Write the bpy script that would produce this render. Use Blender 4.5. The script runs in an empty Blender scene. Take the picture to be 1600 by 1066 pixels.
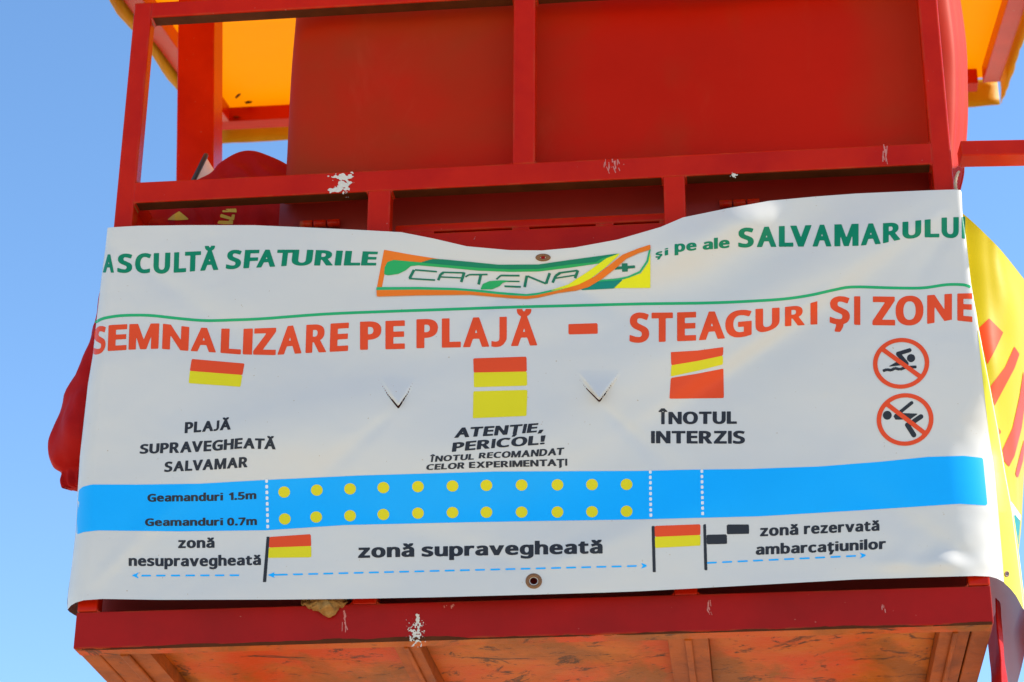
import bpy, bmesh, math, random
import numpy as np
from mathutils import Vector, Matrix, noise
from mathutils.bvhtree import BVHTree

random.seed(4)
sc = bpy.context.scene
COL = sc.collection

# ------------------------------------------------------------------ camera
FPX = 3440.0                                    # focal length in pixels of a 1600 wide frame
CX, CY = 800.0, 533.0
_d = np.array([1221-CX, 2162-CY, FPX]); _d /= np.linalg.norm(_d)      # world +Y in (right, down, forward)
_u = np.array([848-CX, -6840-CY, FPX]); _u /= np.linalg.norm(_u)      # world +Z
_u = _u-_d*(_u@_d); _u /= np.linalg.norm(_u)
_x = np.cross(_d, _u)
if _x[0] < 0: _x = -_x
R = np.array([_x, _d, _u])                      # rows: world axes in camera (right, down, forward)
def ray(px, py):
    v = np.array([px-CX, py-CY, FPX])
    w = R@v
    return w/w[1]                               # advance 1 in world Y
rl, rr = ray(114, 1016), ray(1553, 975)
DIST = 2.0/(rr[0]-rl[0])                        # the platform is 2 m wide, front plane y = 0
CAM = np.array([-1.0-rl[0]*DIST, -DIST, 0.0])
CAM[2] = 1.6
def U(px, py, Y=0.0):
    r = ray(px, py); return Vector(CAM+r*(Y-CAM[1]))
def UZ(px, py, z):
    r = ray(px, py); t = (z-CAM[2])/r[2]; return Vector(CAM+r*t)
cam = bpy.data.cameras.new('camera'); camo = bpy.data.objects.new('camera', cam); COL.objects.link(camo)
cam.sensor_width = 36; cam.lens = FPX*36/1600; cam.clip_end = 2000; cam.clip_start = .05
right = R[:, 0]; down = R[:, 1]; fwd = R[:, 2]
camo.matrix_world = Matrix(((right[0], -down[0], -fwd[0], CAM[0]), (right[1], -down[1], -fwd[1], CAM[1]),
                            (right[2], -down[2], -fwd[2], CAM[2]), (0, 0, 0, 1)))
cam.dof.use_dof = True; cam.dof.focus_distance = DIST/fwd[1]*1.0; cam.dof.aperture_fstop = 5.6
sc.camera = camo
print('CAM', CAM, 'DIST', DIST, 'floor z', U(800, 995).z)

# ------------------------------------------------------------------ sky, sun, exposure
SUN = Vector((.80, .10, .62)).normalized()
world = bpy.data.worlds.new('World'); sc.world = world; world.use_nodes = True
wn = world.node_tree; bg = wn.nodes['Background']
sky = wn.nodes.new('ShaderNodeTexSky'); sky.sky_type = 'NISHITA'; sky.sun_disc = False
sky.sun_elevation = math.asin(SUN.z); sky.sun_rotation = math.atan2(SUN.x, SUN.y)
sky.air_density = 1.0; sky.dust_density = .1; sky.ozone_density = 2.0
hs = wn.nodes.new('ShaderNodeHueSaturation'); hs.inputs['Saturation'].default_value = 1.14; hs.inputs['Value'].default_value = 1.03
wn.links.new(sky.outputs[0], hs.inputs['Color']); wn.links.new(hs.outputs[0], bg.inputs[0]); bg.inputs[1].default_value = .15
sl = bpy.data.lights.new('sun', 'SUN'); sl.energy = 4.7; sl.angle = math.radians(.55); sl.color = (1, .92, .80)
so = bpy.data.objects.new('sun', sl); COL.objects.link(so)
so.rotation_euler = (-SUN).to_track_quat('-Z', 'Y').to_euler()
sc.view_settings.view_transform = 'Standard'; sc.view_settings.look = 'None'
sc.view_settings.gamma = 1; sc.view_settings.exposure = 0.86
sc.view_settings.use_curve_mapping = False
sc.cycles.max_bounces = 8; sc.cycles.diffuse_bounces = 5; sc.cycles.transmission_bounces = 5

# ------------------------------------------------------------------ helpers
def tag(o, label=None, cat=None, group=None, kind=None):
    if label: o['label'] = label
    if cat: o['category'] = cat
    if group: o['group'] = group
    if kind: o['kind'] = kind
    return o
def link(name, me, mat, parent=None):
    o = bpy.data.objects.new(name, me); COL.objects.link(o)
    if mat is not None and not me.materials: me.materials.append(mat)
    if parent is not None:
        o.parent = parent
        o.matrix_parent_inverse = parent.matrix_world.inverted() if parent.type != 'EMPTY' else Matrix.Translation(-parent.location)
    return o
def empty(name, loc, label, cat, group=None):
    o = bpy.data.objects.new(name, None); COL.objects.link(o); o.location = loc; o.empty_display_size = .1
    return tag(o, label, cat, group)
def mesh(name, vs, fs, mat, parent=None, smooth=False):
    me = bpy.data.meshes.new(name); me.from_pydata([tuple(v) for v in vs], [], [tuple(f) for f in fs]); me.update()
    if smooth: me.polygons.foreach_set('use_smooth', [True]*len(me.polygons))
    return link(name, me, mat, parent)
def box(name, lo, hi, mat, parent=None, bev=.003, axes=None, origin=None, seg=2):
    """box in local coordinates; optional axes (3 vectors) and origin turn it"""
    bm = bmesh.new()
    bmesh.ops.create_cube(bm, size=1)
    for v in bm.verts:
        v.co = Vector(((v.co.x+.5)*(hi[0]-lo[0])+lo[0], (v.co.y+.5)*(hi[1]-lo[1])+lo[1], (v.co.z+.5)*(hi[2]-lo[2])+lo[2]))
    if bev: bmesh.ops.bevel(bm, geom=bm.edges[:], offset=bev, segments=seg, profile=.5, affect='EDGES')
    if axes:
        M = Matrix((axes[0], axes[1], axes[2])).transposed()
        for v in bm.verts: v.co = M@v.co+Vector(origin)
    bmesh.ops.recalc_face_normals(bm, faces=bm.faces[:])
    me = bpy.data.meshes.new(name); bm.to_mesh(me); bm.free()
    me.polygons.foreach_set('use_smooth', [False]*len(me.polygons))
    return link(name, me, mat, parent)
def beam(name, a, b, w, h, mat, parent=None, upv=(0, 0, 1), bev=.003):
    """bar from a to b, w across, h along upv"""
    a, b = Vector(a), Vector(b); z = (b-a); L = z.length; z.normalize()
    x = Vector(upv).cross(z); x.normalize(); y = z.cross(x)
    return box(name, (-w/2, -h/2, 0), (w/2, h/2, L), mat, parent, bev, (x, y, z), a)
def cr(p0, p1, p2, p3, t):
    return .5*((2*p1)+(-p0+p2)*t+(2*p0-5*p1+4*p2-p3)*t*t+(-p0+3*p1-3*p2+p3)*t**3)
def cmr(P, n):
    """Catmull-Rom resample of an array of control points along axis 0"""
    P = np.asarray(P, float); m = len(P)
    Q = np.concatenate([2*P[:1]-P[1:2], P, 2*P[-1:]-P[-2:-1]])
    out = []
    for k in range(n):
        s = k/(n-1)*(m-1); i = min(int(s), m-2); out.append(cr(Q[i], Q[i+1], Q[i+2], Q[i+3], s-i))
    return np.array(out)
def loft(name, ctrl, nu, nv, mat, parent=None, disp=None, thick=0):
    """ctrl[row][col] = world point; a smooth sheet through them"""
    C = np.array([[list(p) for p in row] for row in ctrl])
    A = cmr(C, nv); A = np.array([cmr(r, nu) for r in A])
    if disp is not None:
        for j in range(nv):
            for i in range(nu):
                A[j, i] += np.array(disp(Vector(A[j, i]), i/(nu-1), j/(nv-1)))
    fs = [(j*nu+i, j*nu+i+1, (j+1)*nu+i+1, (j+1)*nu+i) for j in range(nv-1) for i in range(nu-1)]
    o = mesh(name, A.reshape(-1, 3), fs, mat, parent, True)
    if thick:
        m = o.modifiers.new('s', 'SOLIDIFY'); m.thickness = thick; m.offset = 0
    return o
def rings(name, rs, n, mat, parent=None, disp=None):
    """tube through rings (centre, radius a, radius b, axis vectors p, q)"""
    vs = []; m = len(rs)
    for j, (c, a, b, p, q) in enumerate(rs):
        for i in range(n):
            t = 2*math.pi*i/n
            v = Vector(c)+Vector(p)*a*math.cos(t)+Vector(q)*b*math.sin(t)
            if disp: v = v+Vector(disp(v, i/n, j/(m-1)))
            vs.append(v)
    fs = [(j*n+i, j*n+(i+1) % n, (j+1)*n+(i+1) % n, (j+1)*n+i) for j in range(m-1) for i in range(n)]
    fs.append(tuple(range(n))[::-1]); fs.append(tuple(range((m-1)*n, m*n)))
    return mesh(name, vs, fs, mat, parent, True)

# --- signed distance shapes filled by marching squares (prints, banner cloth, peeled paint)
def sd_poly(P, conts):
    """signed distance (negative inside, non-zero winding) of points P (N,2) to closed contours"""
    d = np.full(len(P), 1e9); wn_ = np.zeros(len(P), int)
    for c in conts:
        c = np.asarray(c, float); b = np.roll(c, -1, 0)
        for (ax, ay), (bx, by) in zip(c, b):
            ex, ey = bx-ax, by-ay; L = ex*ex+ey*ey
            if L < 1e-12: continue
            t = np.clip(((P[:, 0]-ax)*ex+(P[:, 1]-ay)*ey)/L, 0, 1)
            d = np.minimum(d, (P[:, 0]-ax-t*ex)**2+(P[:, 1]-ay-t*ey)**2)
            cr_ = ex*(P[:, 1]-ay)-ey*(P[:, 0]-ax)
            wn_ += ((ay <= P[:, 1]) & (by > P[:, 1]) & (cr_ > 0)).astype(int)
            wn_ -= ((ay > P[:, 1]) & (by <= P[:, 1]) & (cr_ < 0)).astype(int)
    return np.sqrt(d)*np.where(wn_ != 0, -1, 1)
def sd_line(P, pts, w, round_=True):
    """distance to a polyline of width w"""
    d = np.full(len(P), 1e9)
    for a, b in zip(pts[:-1], pts[1:]):
        a, b = np.array(a, float), np.array(b, float); e = b-a; L = np.linalg.norm(e); e /= L
        r = P-a; u = r@e; v = r@np.array([-e[1], e[0]])
        if round_:
            uu = np.clip(u, 0, L); q = np.hypot(u-uu, v)-w/2
        else:
            qx = np.abs(u-L/2)-L/2; qy = np.abs(v)-w/2
            q = np.hypot(np.maximum(qx, 0), np.maximum(qy, 0))+np.minimum(np.maximum(qx, qy), 0)
        d = np.minimum(d, q)
    return d
def march(fn, x0, x1, y0, y1, h):
    nx = max(2, int(math.ceil((x1-x0)/h))+1); ny = max(2, int(math.ceil((y1-y0)/h))+1)
    xs = x0+h*np.arange(nx); ys = y0+h*np.arange(ny)
    X, Y = np.meshgrid(xs, ys); P = np.stack([X.ravel(), Y.ravel()], 1)
    D = fn(P).reshape(ny, nx)
    vs = []; ids = {}; fs = []
    def gv(i, j):
        k = (i, j)
        if k not in ids: ids[k] = len(vs); vs.append((xs[i], ys[j]))
        return ids[k]
    def ev(i, j, k, l):
        key = (i, j, k, l) if (i, j) < (k, l) else (k, l, i, j)
        if key not in ids:
            a, b = D[j, i], D[l, k]; t = a/(a-b)
            ids[key] = len(vs); vs.append((xs[i]+(xs[k]-xs[i])*t, ys[j]+(ys[l]-ys[j])*t))
        return ids[key]
    ins = D < 0
    any_ = ins[:-1, :-1] | ins[1:, :-1] | ins[:-1, 1:] | ins[1:, 1:]
    for j, i in zip(*np.nonzero(any_)):
        cs = [(i, j), (i+1, j), (i+1, j+1), (i, j+1)]
        f = []
        for a in range(4):
            p, q = cs[a], cs[(a+1) % 4]
            ip, iq = ins[p[1], p[0]], ins[q[1], q[0]]
            if ip: f.append(gv(*p))
            if ip != iq: f.append(ev(p[0], p[1], q[0], q[1]))
        if len(f) >= 3: fs.append(f)
    return np.array(vs).reshape(-1, 2), fs

# ------------------------------------------------------------------ materials
def nt(name):
    m = bpy.data.materials.new(name); m.use_nodes = True; t = m.node_tree
    return m, t, t.nodes['Principled BSDF']
def ramp(t, src, stops):
    r = t.nodes.new('ShaderNodeValToRGB'); e = r.color_ramp.elements
    while len(e) < len(stops): e.new(.5)
    for k, (p, c) in enumerate(stops):
        e[k].position = p; e[k].color = c if len(c) == 4 else (*c, 1)
    t.links.new(src, r.inputs[0]); return r.outputs[0]
def noise_n(t, scale, detail=6, rough=.6, stretch=None, dist=0):
    n = t.nodes.new('ShaderNodeTexNoise'); n.inputs['Scale'].default_value = scale
    n.inputs['Detail'].default_value = detail; n.inputs['Roughness'].default_value = rough; n.inputs['Distortion'].default_value = dist
    g = t.nodes.new('ShaderNodeNewGeometry')
    if stretch:
        mp = t.nodes.new('ShaderNodeMapping'); mp.inputs['Scale'].default_value = stretch
        t.links.new(g.outputs['Position'], mp.inputs[0]); t.links.new(mp.outputs[0], n.inputs['Vector'])
    else: t.links.new(g.outputs['Position'], n.inputs['Vector'])
    return n.outputs[0]
def mix(t, fac, a, b):
    m = t.nodes.new('ShaderNodeMix'); m.data_type = 'RGBA'
    for k, v in ((0, fac), (6, a), (7, b)):
        if hasattr(v, 'is_output'): t.links.new(v, m.inputs[k])
        elif k == 0: m.inputs[0].default_value = v
        else: m.inputs[k].default_value = (*v, 1)
    return m.outputs[2]
def bump(t, p, src, s, d=.01):
    b = t.nodes.new('ShaderNodeBump'); b.inputs['Strength'].default_value = s; b.inputs['Distance'].default_value = d
    t.links.new(src, b.inputs['Height']); t.links.new(b.outputs[0], p.inputs['Normal'])
def paint(name, col, col2, rust=.0, rough=.27, chips=True, _r=0):
    m, t, p = nt(name)
    a = ramp(t, noise_n(t, 5, 5), [(.35, (0, 0, 0)), (.65, (1, 1, 1))])
    c = mix(t, a, col, col2)
    if chips:       # pale scratches and pin specks in the paint
        s = ramp(t, noise_n(t, 95, 3, .5), [(.735, (0, 0, 0)), (.76, (1, 1, 1))])
        c = mix(t, s, c, (.42, .14, .11))
        s2 = ramp(t, noise_n(t, 22, 8, .72, (1, 1, .35)), [(.68, (0, 0, 0)), (.76, (.55, .55, .55))])
        c = mix(t, s2, c, (.16, .03, .015))
    if rust:
        r = ramp(t, noise_n(t, 7, 10, .68, (1, .5, 1)), [(.56-rust*.2, (0, 0, 0)), (.66-rust*.1, (1, 1, 1))])
        c = mix(t, r, c, (.16, .055, .012))
    # worn edges
    g = t.nodes.new('ShaderNodeNewGeometry')
    b = t.nodes.new('ShaderNodeBevel'); b.samples = 4; b.inputs['Radius'].default_value = .004
    vm = t.nodes.new('ShaderNodeVectorMath'); vm.operation = 'DISTANCE'
    t.links.new(b.outputs[0], vm.inputs[0]); t.links.new(g.outputs['True Normal'], vm.inputs[1])
    ma = t.nodes.new('ShaderNodeMath'); ma.operation = 'MULTIPLY'; t.links.new(vm.outputs['Value'], ma.inputs[0])
    t.links.new(ramp(t, noise_n(t, 18, 6), [(.45, (0, 0, 0)), (.62, (1, 1, 1))]), ma.inputs[1])
    c = mix(t, ma.outputs[0], c, (.30, .10, .03))
    t.links.new(c, p.inputs['Base Color']); p.inputs['Roughness'].default_value = rough; p.inputs['Specular IOR Level'].default_value = .15
    bump(t, p, noise_n(t, 60, 4), .08, .002)
    return m
def plain(name, col, rough=.5, var=.12, scale=8, spec=.5, trans=0, bmp=0, bscale=30):
    m, t, p = nt(name)
    lo = tuple(c*(1-var) for c in col); hi = tuple(min(1, c*(1+var)) for c in col)
    t.links.new(mix(t, noise_n(t, scale, 4), lo, hi), p.inputs['Base Color'])
    p.inputs['Roughness'].default_value = rough; p.inputs['Specular IOR Level'].default_value = spec
    if bmp: bump(t, p, noise_n(t, bscale, 5), bmp, .004)
    if trans:
        tr = t.nodes.new('ShaderNodeBsdfTranslucent'); tr.inputs[0].default_value = (*trans[1], 1)
        ms = t.nodes.new('ShaderNodeMixShader'); ms.inputs[0].default_value = trans[0]
        t.links.new(p.outputs[0], ms.inputs[1]); t.links.new(tr.outputs[0], ms.inputs[2])
        t.links.new(ms.outputs[0], t.nodes['Material Output'].inputs[0])
    return m
RED = paint('red_paint', (.52, .014, .0005), (.42, .008, .0005))
REDB = paint('red_paint_floor_beam', (.35, .006, .004), (.27, .006, .004), .0, .5)
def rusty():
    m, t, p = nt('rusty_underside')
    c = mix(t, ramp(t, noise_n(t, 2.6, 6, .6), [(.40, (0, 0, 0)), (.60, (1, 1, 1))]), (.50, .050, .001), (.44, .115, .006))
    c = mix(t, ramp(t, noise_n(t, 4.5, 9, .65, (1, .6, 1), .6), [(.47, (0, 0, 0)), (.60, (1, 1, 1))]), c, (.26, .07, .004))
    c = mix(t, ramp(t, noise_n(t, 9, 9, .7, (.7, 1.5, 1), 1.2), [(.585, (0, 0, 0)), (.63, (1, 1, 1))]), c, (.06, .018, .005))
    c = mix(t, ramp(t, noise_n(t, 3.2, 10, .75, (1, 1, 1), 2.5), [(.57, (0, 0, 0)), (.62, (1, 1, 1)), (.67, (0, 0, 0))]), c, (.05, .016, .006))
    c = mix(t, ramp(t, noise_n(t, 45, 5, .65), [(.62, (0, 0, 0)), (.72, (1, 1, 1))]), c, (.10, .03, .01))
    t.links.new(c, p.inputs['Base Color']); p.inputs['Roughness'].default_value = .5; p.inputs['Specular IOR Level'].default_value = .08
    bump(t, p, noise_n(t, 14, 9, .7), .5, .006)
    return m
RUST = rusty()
def rustbeam():
    m, t, p = nt('rust_brown_beam')
    c = mix(t, ramp(t, noise_n(t, 9, 8, .65, (1, .7, 1), .5), [(.40, (0, 0, 0)), (.62, (1, 1, 1))]), (.36, .075, .004), (.20, .04, .003))
    c = mix(t, ramp(t, noise_n(t, 26, 8, .7, (1.2, .7, 1)), [(.60, (0, 0, 0)), (.70, (1, 1, 1))]), c, (.09, .03, .008))
    t.links.new(c, p.inputs['Base Color']); p.inputs['Roughness'].default_value = .6; p.inputs['Specular IOR Level'].default_value = .15
    bump(t, p, noise_n(t, 40, 7, .7), .4, .004)
    return m
RUSTB = rustbeam()
def vinyl():
    m, t, p = nt('white_vinyl_banner')
    c = mix(t, noise_n(t, 2.2, 4), (.58, .565, .53), (.635, .62, .585))
    c = mix(t, ramp(t, noise_n(t, 9, 9, .7, None, .4), [(.62, (0, 0, 0)), (.78, (.5, .5, .5))]), c, (.66, .61, .52))
    c = mix(t, ramp(t, noise_n(t, 120, 2, .5), [(.755, (0, 0, 0)), (.775, (1, 1, 1))]), c, (.45, .36, .25))
    t.links.new(c, p.inputs['Base Color']); p.inputs['Roughness'].default_value = .36; p.inputs['Specular IOR Level'].default_value = .35
    n1 = noise_n(t, 3.2, 3, .45, (1, 1, 1.2)); bump(t, p, n1, .35, .05)
    return m
VINYL = vinyl()
REV = plain('banner_reverse', (.42, .37, .37), .55, .1, 4)
def prt(name, col, rough=.36): return plain(name, col, rough, .06, 5, .18)
P_GREEN = prt('print_dark_green', (.004, .20, .10)); P_LGREEN = prt('print_green', (.02, .36, .10)); P_MGREEN = prt('print_line_green', (.02, .38, .14))
P_RED = prt('print_red', (.74, .07, .016)); P_YEL = prt('print_yellow', (.72, .62, .012)); P_BLK = prt('print_charcoal', (.028, .029, .034))
P_BLUE = prt('print_blue', (.005, .40, .92)); P_ORG = prt('print_orange', (.78, .17, .010)); P_TEAL = prt('print_teal', (.0, .22, .17))
P_WHITE = prt('print_white', (.76, .77, .78)); P_LYEL = prt('print_lemon', (.74, .72, .01)); P_DG = prt('print_logo_green', (.01, .16, .09))
G={'!':(255,[[180,155,35,155,15,579,201,579],[8,43,9,61,14,75,23,86,34,93,52,99,108,105,163,99,180,93,192,86,200,75,206,61,207,43,206,26,200,12,192,1,181,-7,164,-13,108,-19,51,-13,34,-7,23,1,14,12,9,26]]),
',':(254,[[206,87,181,8,155,-60,124,-133,-25,-133,0,-27,14,40,28,123,183,123]]),
'.':(254,[[8,43,10,65,16,85,30,102,51,115,77,124,106,127,137,124,163,116,184,102,198,85,205,65,207,43,205,22,198,2,184,-15,164,-29,138,-38,106,-42,76,-38,50,-29,30,-15,16,2,10,22]]),
'0':(498,[[469,286,459,160,447,114,433,79,423,60,403,33,379,9,350,-10,314,-26,273,-35,227,-38,172,-33,122,-16,82,9,51,41,28,79,14,114,4,145,-2,178,-7,212,-10,249,-11,287,-10,325,-7,362,-3,396,3,429,12,460,25,495,48,532,78,565,119,590,170,606,229,612,285,606,335,590,375,565,406,533,430,495,444,461,454,430,461,397,466,362,468,326],[160,287,161,240,164,200,169,167,180,131,190,109,202,94,212,86,220,84,229,83,237,84,245,86,255,94,267,109,278,131,288,167,293,200,297,241,298,287,297,334,293,373,288,406,278,442,267,464,255,479,245,487,237,490,229,491,220,490,212,487,202,479,190,464,180,442,169,406,164,374,161,334]]),
'1':(498,[[335,-30,166,-30,166,400,166,441,167,472,168,401,222,447,194,424,99,346,13,456,202,603,335,603]]),
'5':(498,[[220,381,262,379,313,370,353,355,387,336,415,312,436,285,451,254,460,220,463,183,460,142,451,105,434,70,412,40,382,13,345,-9,301,-25,246,-36,197,-38,99,-29,1,6,1,145,140,90,203,82,223,84,244,89,245,90,256,96,267,105,276,117,284,133,289,152,291,175,287,206,278,229,265,244,250,254,229,259,197,262,150,258,84,246,13,291,38,603,423,603,423,478,194,478,186,381,166,378]]),
'7':(498,[[43,-30,278,478,-15,478,-15,603,469,603,469,514,225,-30]]),
'A':(552,[[397,-30,328,147,181,147,113,-30,-63,-30,184,605,328,605,575,-30],[237,398,228,423,217,458,257,390,294,455,284,423,276,399,228,271,284,271]]),
'C':(546,[[320,487,297,485,274,480,254,471,253,469,237,457,210,428,200,410,192,391,185,368,180,344,176,316,175,287,177,247,182,212,196,171,211,143,229,121,249,104,271,94,294,88,322,86,389,92,510,122,510,-4,407,-32,312,-38,275,-37,241,-33,208,-26,176,-16,129,7,88,39,55,78,36,111,22,143,12,177,5,212,0,249,-1,287,1,334,9,379,21,421,39,460,61,496,88,527,105,541,155,574,193,590,234,602,278,608,326,611,426,600,541,561,483,440,375,479]]),
'D':(625,[[586,292,585,251,580,212,571,175,558,140,548,121,518,77,479,40,431,10,382,-10,349,-19,313,-25,276,-29,238,-30,28,-30,28,603,255,603,290,601,325,598,358,592,390,583,437,563,483,534,520,498,549,456,558,438,571,405,580,369,585,332],[410,289,408,331,400,374,387,406,371,431,351,450,329,464,305,473,284,478,243,481,200,481,200,92,227,92,269,94,304,102,317,107,340,119,359,135,377,156,391,182,404,220,409,252]]),
'E':(485,[[448,-30,28,-30,28,603,448,603,448,479,200,479,200,360,433,360,433,238,200,238,200,93,448,93]]),
'F':(456,[[200,-30,28,-30,28,603,448,603,448,479,200,479,200,336,433,336,433,213,200,213]]),
'G':(623,[[276,332,574,332,574,1,443,-30,324,-38,286,-37,251,-33,217,-26,185,-16,138,6,94,38,59,76,39,109,24,141,13,174,5,210,0,247,-1,286,1,325,6,363,15,399,27,432,44,464,66,496,104,534,151,566,200,588,234,598,270,605,307,609,346,611,453,601,575,562,521,439,403,479,340,487,311,485,284,478,259,467,236,451,215,429,198,401,185,367,176,325,174,286,176,248,181,214,195,173,210,145,229,122,251,105,276,94,304,87,340,85,400,89,402,90,402,208,276,208]]),
'H':(634,[[566,-30,393,-30,393,237,200,237,200,-30,28,-30,28,603,200,603,200,360,393,360,393,603,566,603]]),
'I':(311,[[289,-30,-18,-30,-18,62,49,78,49,494,-18,511,-18,603,289,603,289,511,222,494,222,78,289,62]]),
'J':(258,[[-3,-182,-52,-179,-113,-161,-113,-39,-31,-56,-10,-58,6,-55,5,-55,10,-51,15,-44,20,-32,23,-13,24,5,24,603,196,603,196,7,193,-32,187,-62,175,-91,159,-117,137,-140,108,-158,75,-172,30,-181]]),
'L':(460,[[28,-30,28,603,200,603,200,94,450,94,450,-30]]),
'M':(767,[[290,-30,161,394,192,462,194,408,194,348,194,-30,28,-30,28,603,224,603,362,213,504,603,700,603,700,-30,528,-30,528,352,529,409,532,463,560,394,429,-30]]),
'N':(649,[[582,-30,413,-30,173,370,191,433,193,380,194,320,194,-30,28,-30,28,603,195,603,436,204,418,137,416,192,414,249,414,603,582,603]]),
'O':(666,[[627,287,625,240,618,194,607,152,590,113,569,77,543,45,527,32,495,8,457,-12,401,-29,359,-36,314,-38,267,-36,224,-29,168,-11,129,8,97,32,69,60,55,77,34,113,18,153,7,196,1,241,-1,288,0,326,4,362,11,397,21,430,35,462,54,494,87,533,129,565,176,589,208,599,242,606,277,610,315,611,382,607,443,591,495,566,537,534,570,495,589,462,604,430,614,397,622,362,626,325],[175,287,177,246,182,211,194,170,208,141,225,119,244,103,265,93,287,87,314,85,341,87,363,93,383,103,401,119,418,141,432,170,445,211,450,246,451,287,450,324,446,356,439,385,425,421,411,444,395,462,378,474,360,482,339,486,314,488,287,486,264,480,244,470,225,454,208,432,194,404,182,363,177,328]]),
'P':(525,[[230,603,275,601,316,596,368,583,404,567,435,545,469,506,488,458,494,404,482,331,471,306,445,270,437,262,413,242,367,218,334,207,298,199,259,194,216,193,200,193,200,-30,28,-30,28,603],[222,481,200,481,200,315,207,315,240,316,266,320,274,323,287,328,297,335,306,345,313,359,318,378,320,401,316,430,307,451,295,465,279,473,257,478]]),
'R':(538,[[236,603,284,601,327,595,381,580,418,561,447,538,469,511,483,481,492,447,494,410,492,378,486,350,475,324,450,288,443,283,422,265,388,247,558,-30,367,-30,228,207,200,207,200,-30,28,-30,28,603],[231,480,200,480,200,328,235,328,264,330,283,335,297,343,308,357,317,378,320,407,318,427,314,444,308,456,301,464,293,469,284,473,281,475,259,479]]),
'S':(480,[[453,153,450,117,440,84,424,55,401,28,372,5,335,-14,282,-30,241,-36,198,-38,133,-35,64,-23,-9,2,-9,139,130,94,204,85,225,86,245,90,245,91,255,96,263,102,270,110,275,120,279,132,280,147,279,162,276,174,271,183,265,191,272,188,244,207,182,233,96,272,41,315,8,369,-2,434,1,467,10,497,25,525,47,549,74,570,107,588,157,603,193,609,233,611,334,601,446,564,401,441,284,480,226,487,210,486,194,482,198,482,192,479,185,474,180,467,175,457,172,447,171,434,172,419,175,406,180,396,186,388,179,392,206,374,260,350,366,300,393,281,415,261,432,238,444,212,450,184]]),
'T':(485,[[309,-30,137,-30,137,479,-42,479,-42,603,487,603,487,479,309,479]]),
'U':(626,[[563,200,560,161,552,123,537,86,516,52,487,23,450,-3,404,-22,350,-34,290,-38,246,-36,192,-26,150,-11,114,10,85,35,61,63,44,95,32,128,25,161,22,202,22,603,194,603,194,204,198,162,209,131,225,109,244,95,265,88,295,85,315,86,331,90,344,95,357,105,369,117,378,134,386,154,391,181,392,204,392,603,563,603]]),
'V':(521,[[543,603,317,-30,164,-30,-62,603,116,603,250,221,266,175,279,131,240,190,202,132,215,175,231,222,364,603]]),
'X':(509,[[539,-30,350,-30,233,162,114,-30,-69,-30,140,298,-58,603,130,603,236,433,342,603,526,603,329,300]]),
'Z':(498,[[477,-30,-20,-30,-20,60,258,478,-10,478,-10,603,469,603,469,512,192,94,477,94]]),
'a':(489,[[229,467,294,462,348,446,389,419,416,384,430,342,435,295,435,-30,290,-30,289,-24,317,2,256,-29,175,-38,144,-37,116,-33,73,-19,46,-3,24,15,7,37,-4,62,-11,89,-13,120,-7,165,14,205,49,238,79,255,127,272,162,279,200,284,242,287,266,287,266,283,264,313,258,333,250,343,244,347,237,349,230,350,184,342,74,298,27,414,131,454],[254,178,209,173,192,169,179,162,170,153,163,138,160,118,162,101,167,90,172,84,177,81,182,80,188,79,206,81,222,86,238,96,252,113,262,138,265,174,265,178]]),
'b':(533,[[189,461,187,408,187,403,107,403,109,405,146,436,156,441,189,456,229,464,274,467,342,459,401,434,445,396,465,367,480,335,489,305,497,262,499,215,496,163,489,123,475,84,457,50,432,20,401,-4,363,-23,320,-34,272,-38,229,-35,189,-26,156,-12,146,-7,123,9,108,25,176,25,161,-30,18,-30,18,639,189,639],[257,348,244,347,233,345,224,341,216,333,207,320,199,303,192,274,190,248,189,218,192,168,199,131,211,104,225,90,240,83,260,81,274,83,286,89,301,105,314,132,323,169,326,216,323,263,314,299,301,325,287,340,274,346]]),
'c':(424,[[242,-38,192,-35,147,-24,106,-7,71,16,43,45,21,79,6,118,-2,158,-6,213,-2,269,7,311,23,351,45,385,74,414,109,437,151,454,196,465,247,468,326,460,415,430,372,312,275,341,241,346,230,345,219,342,209,337,199,328,188,315,179,296,171,267,168,242,167,213,168,186,171,162,179,133,188,114,199,101,209,92,219,87,228,84,238,83,284,89,401,131,401,-2,321,-31]]),
'd':(533,[[222,-39,150,-30,92,-5,48,33,28,62,13,94,4,124,-3,167,-6,214,-3,261,4,305,13,334,28,366,49,396,92,434,151,460,222,469,304,457,362,426,383,404,306,404,307,402,305,436,304,639,475,639,475,-30,323,-30,324,-32,362,5,304,-26],[233,81,254,83,269,89,282,101,294,124,302,157,305,202,305,212,302,260,294,298,282,325,268,340,253,346,232,349,220,347,208,340,192,323,179,294,170,257,167,213,170,168,179,132,192,105,207,89,219,83]]),
'e':(492,[[234,468,282,464,327,453,365,435,395,412,420,385,438,355,451,320,458,288,461,245,461,171,170,171,172,160,182,128,198,105,216,92,233,85,254,83,310,88,442,133,442,2,343,-30,252,-38,200,-35,152,-24,110,-6,74,18,45,48,22,82,6,121,-2,160,-6,212,-2,263,5,302,20,341,40,376,65,406,98,431,138,451,184,464],[235,350,222,348,211,344,197,333,184,314,174,288,174,287,286,287,287,275,285,291,278,314,271,327,263,337,255,344,249,348,242,349]]),
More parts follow.
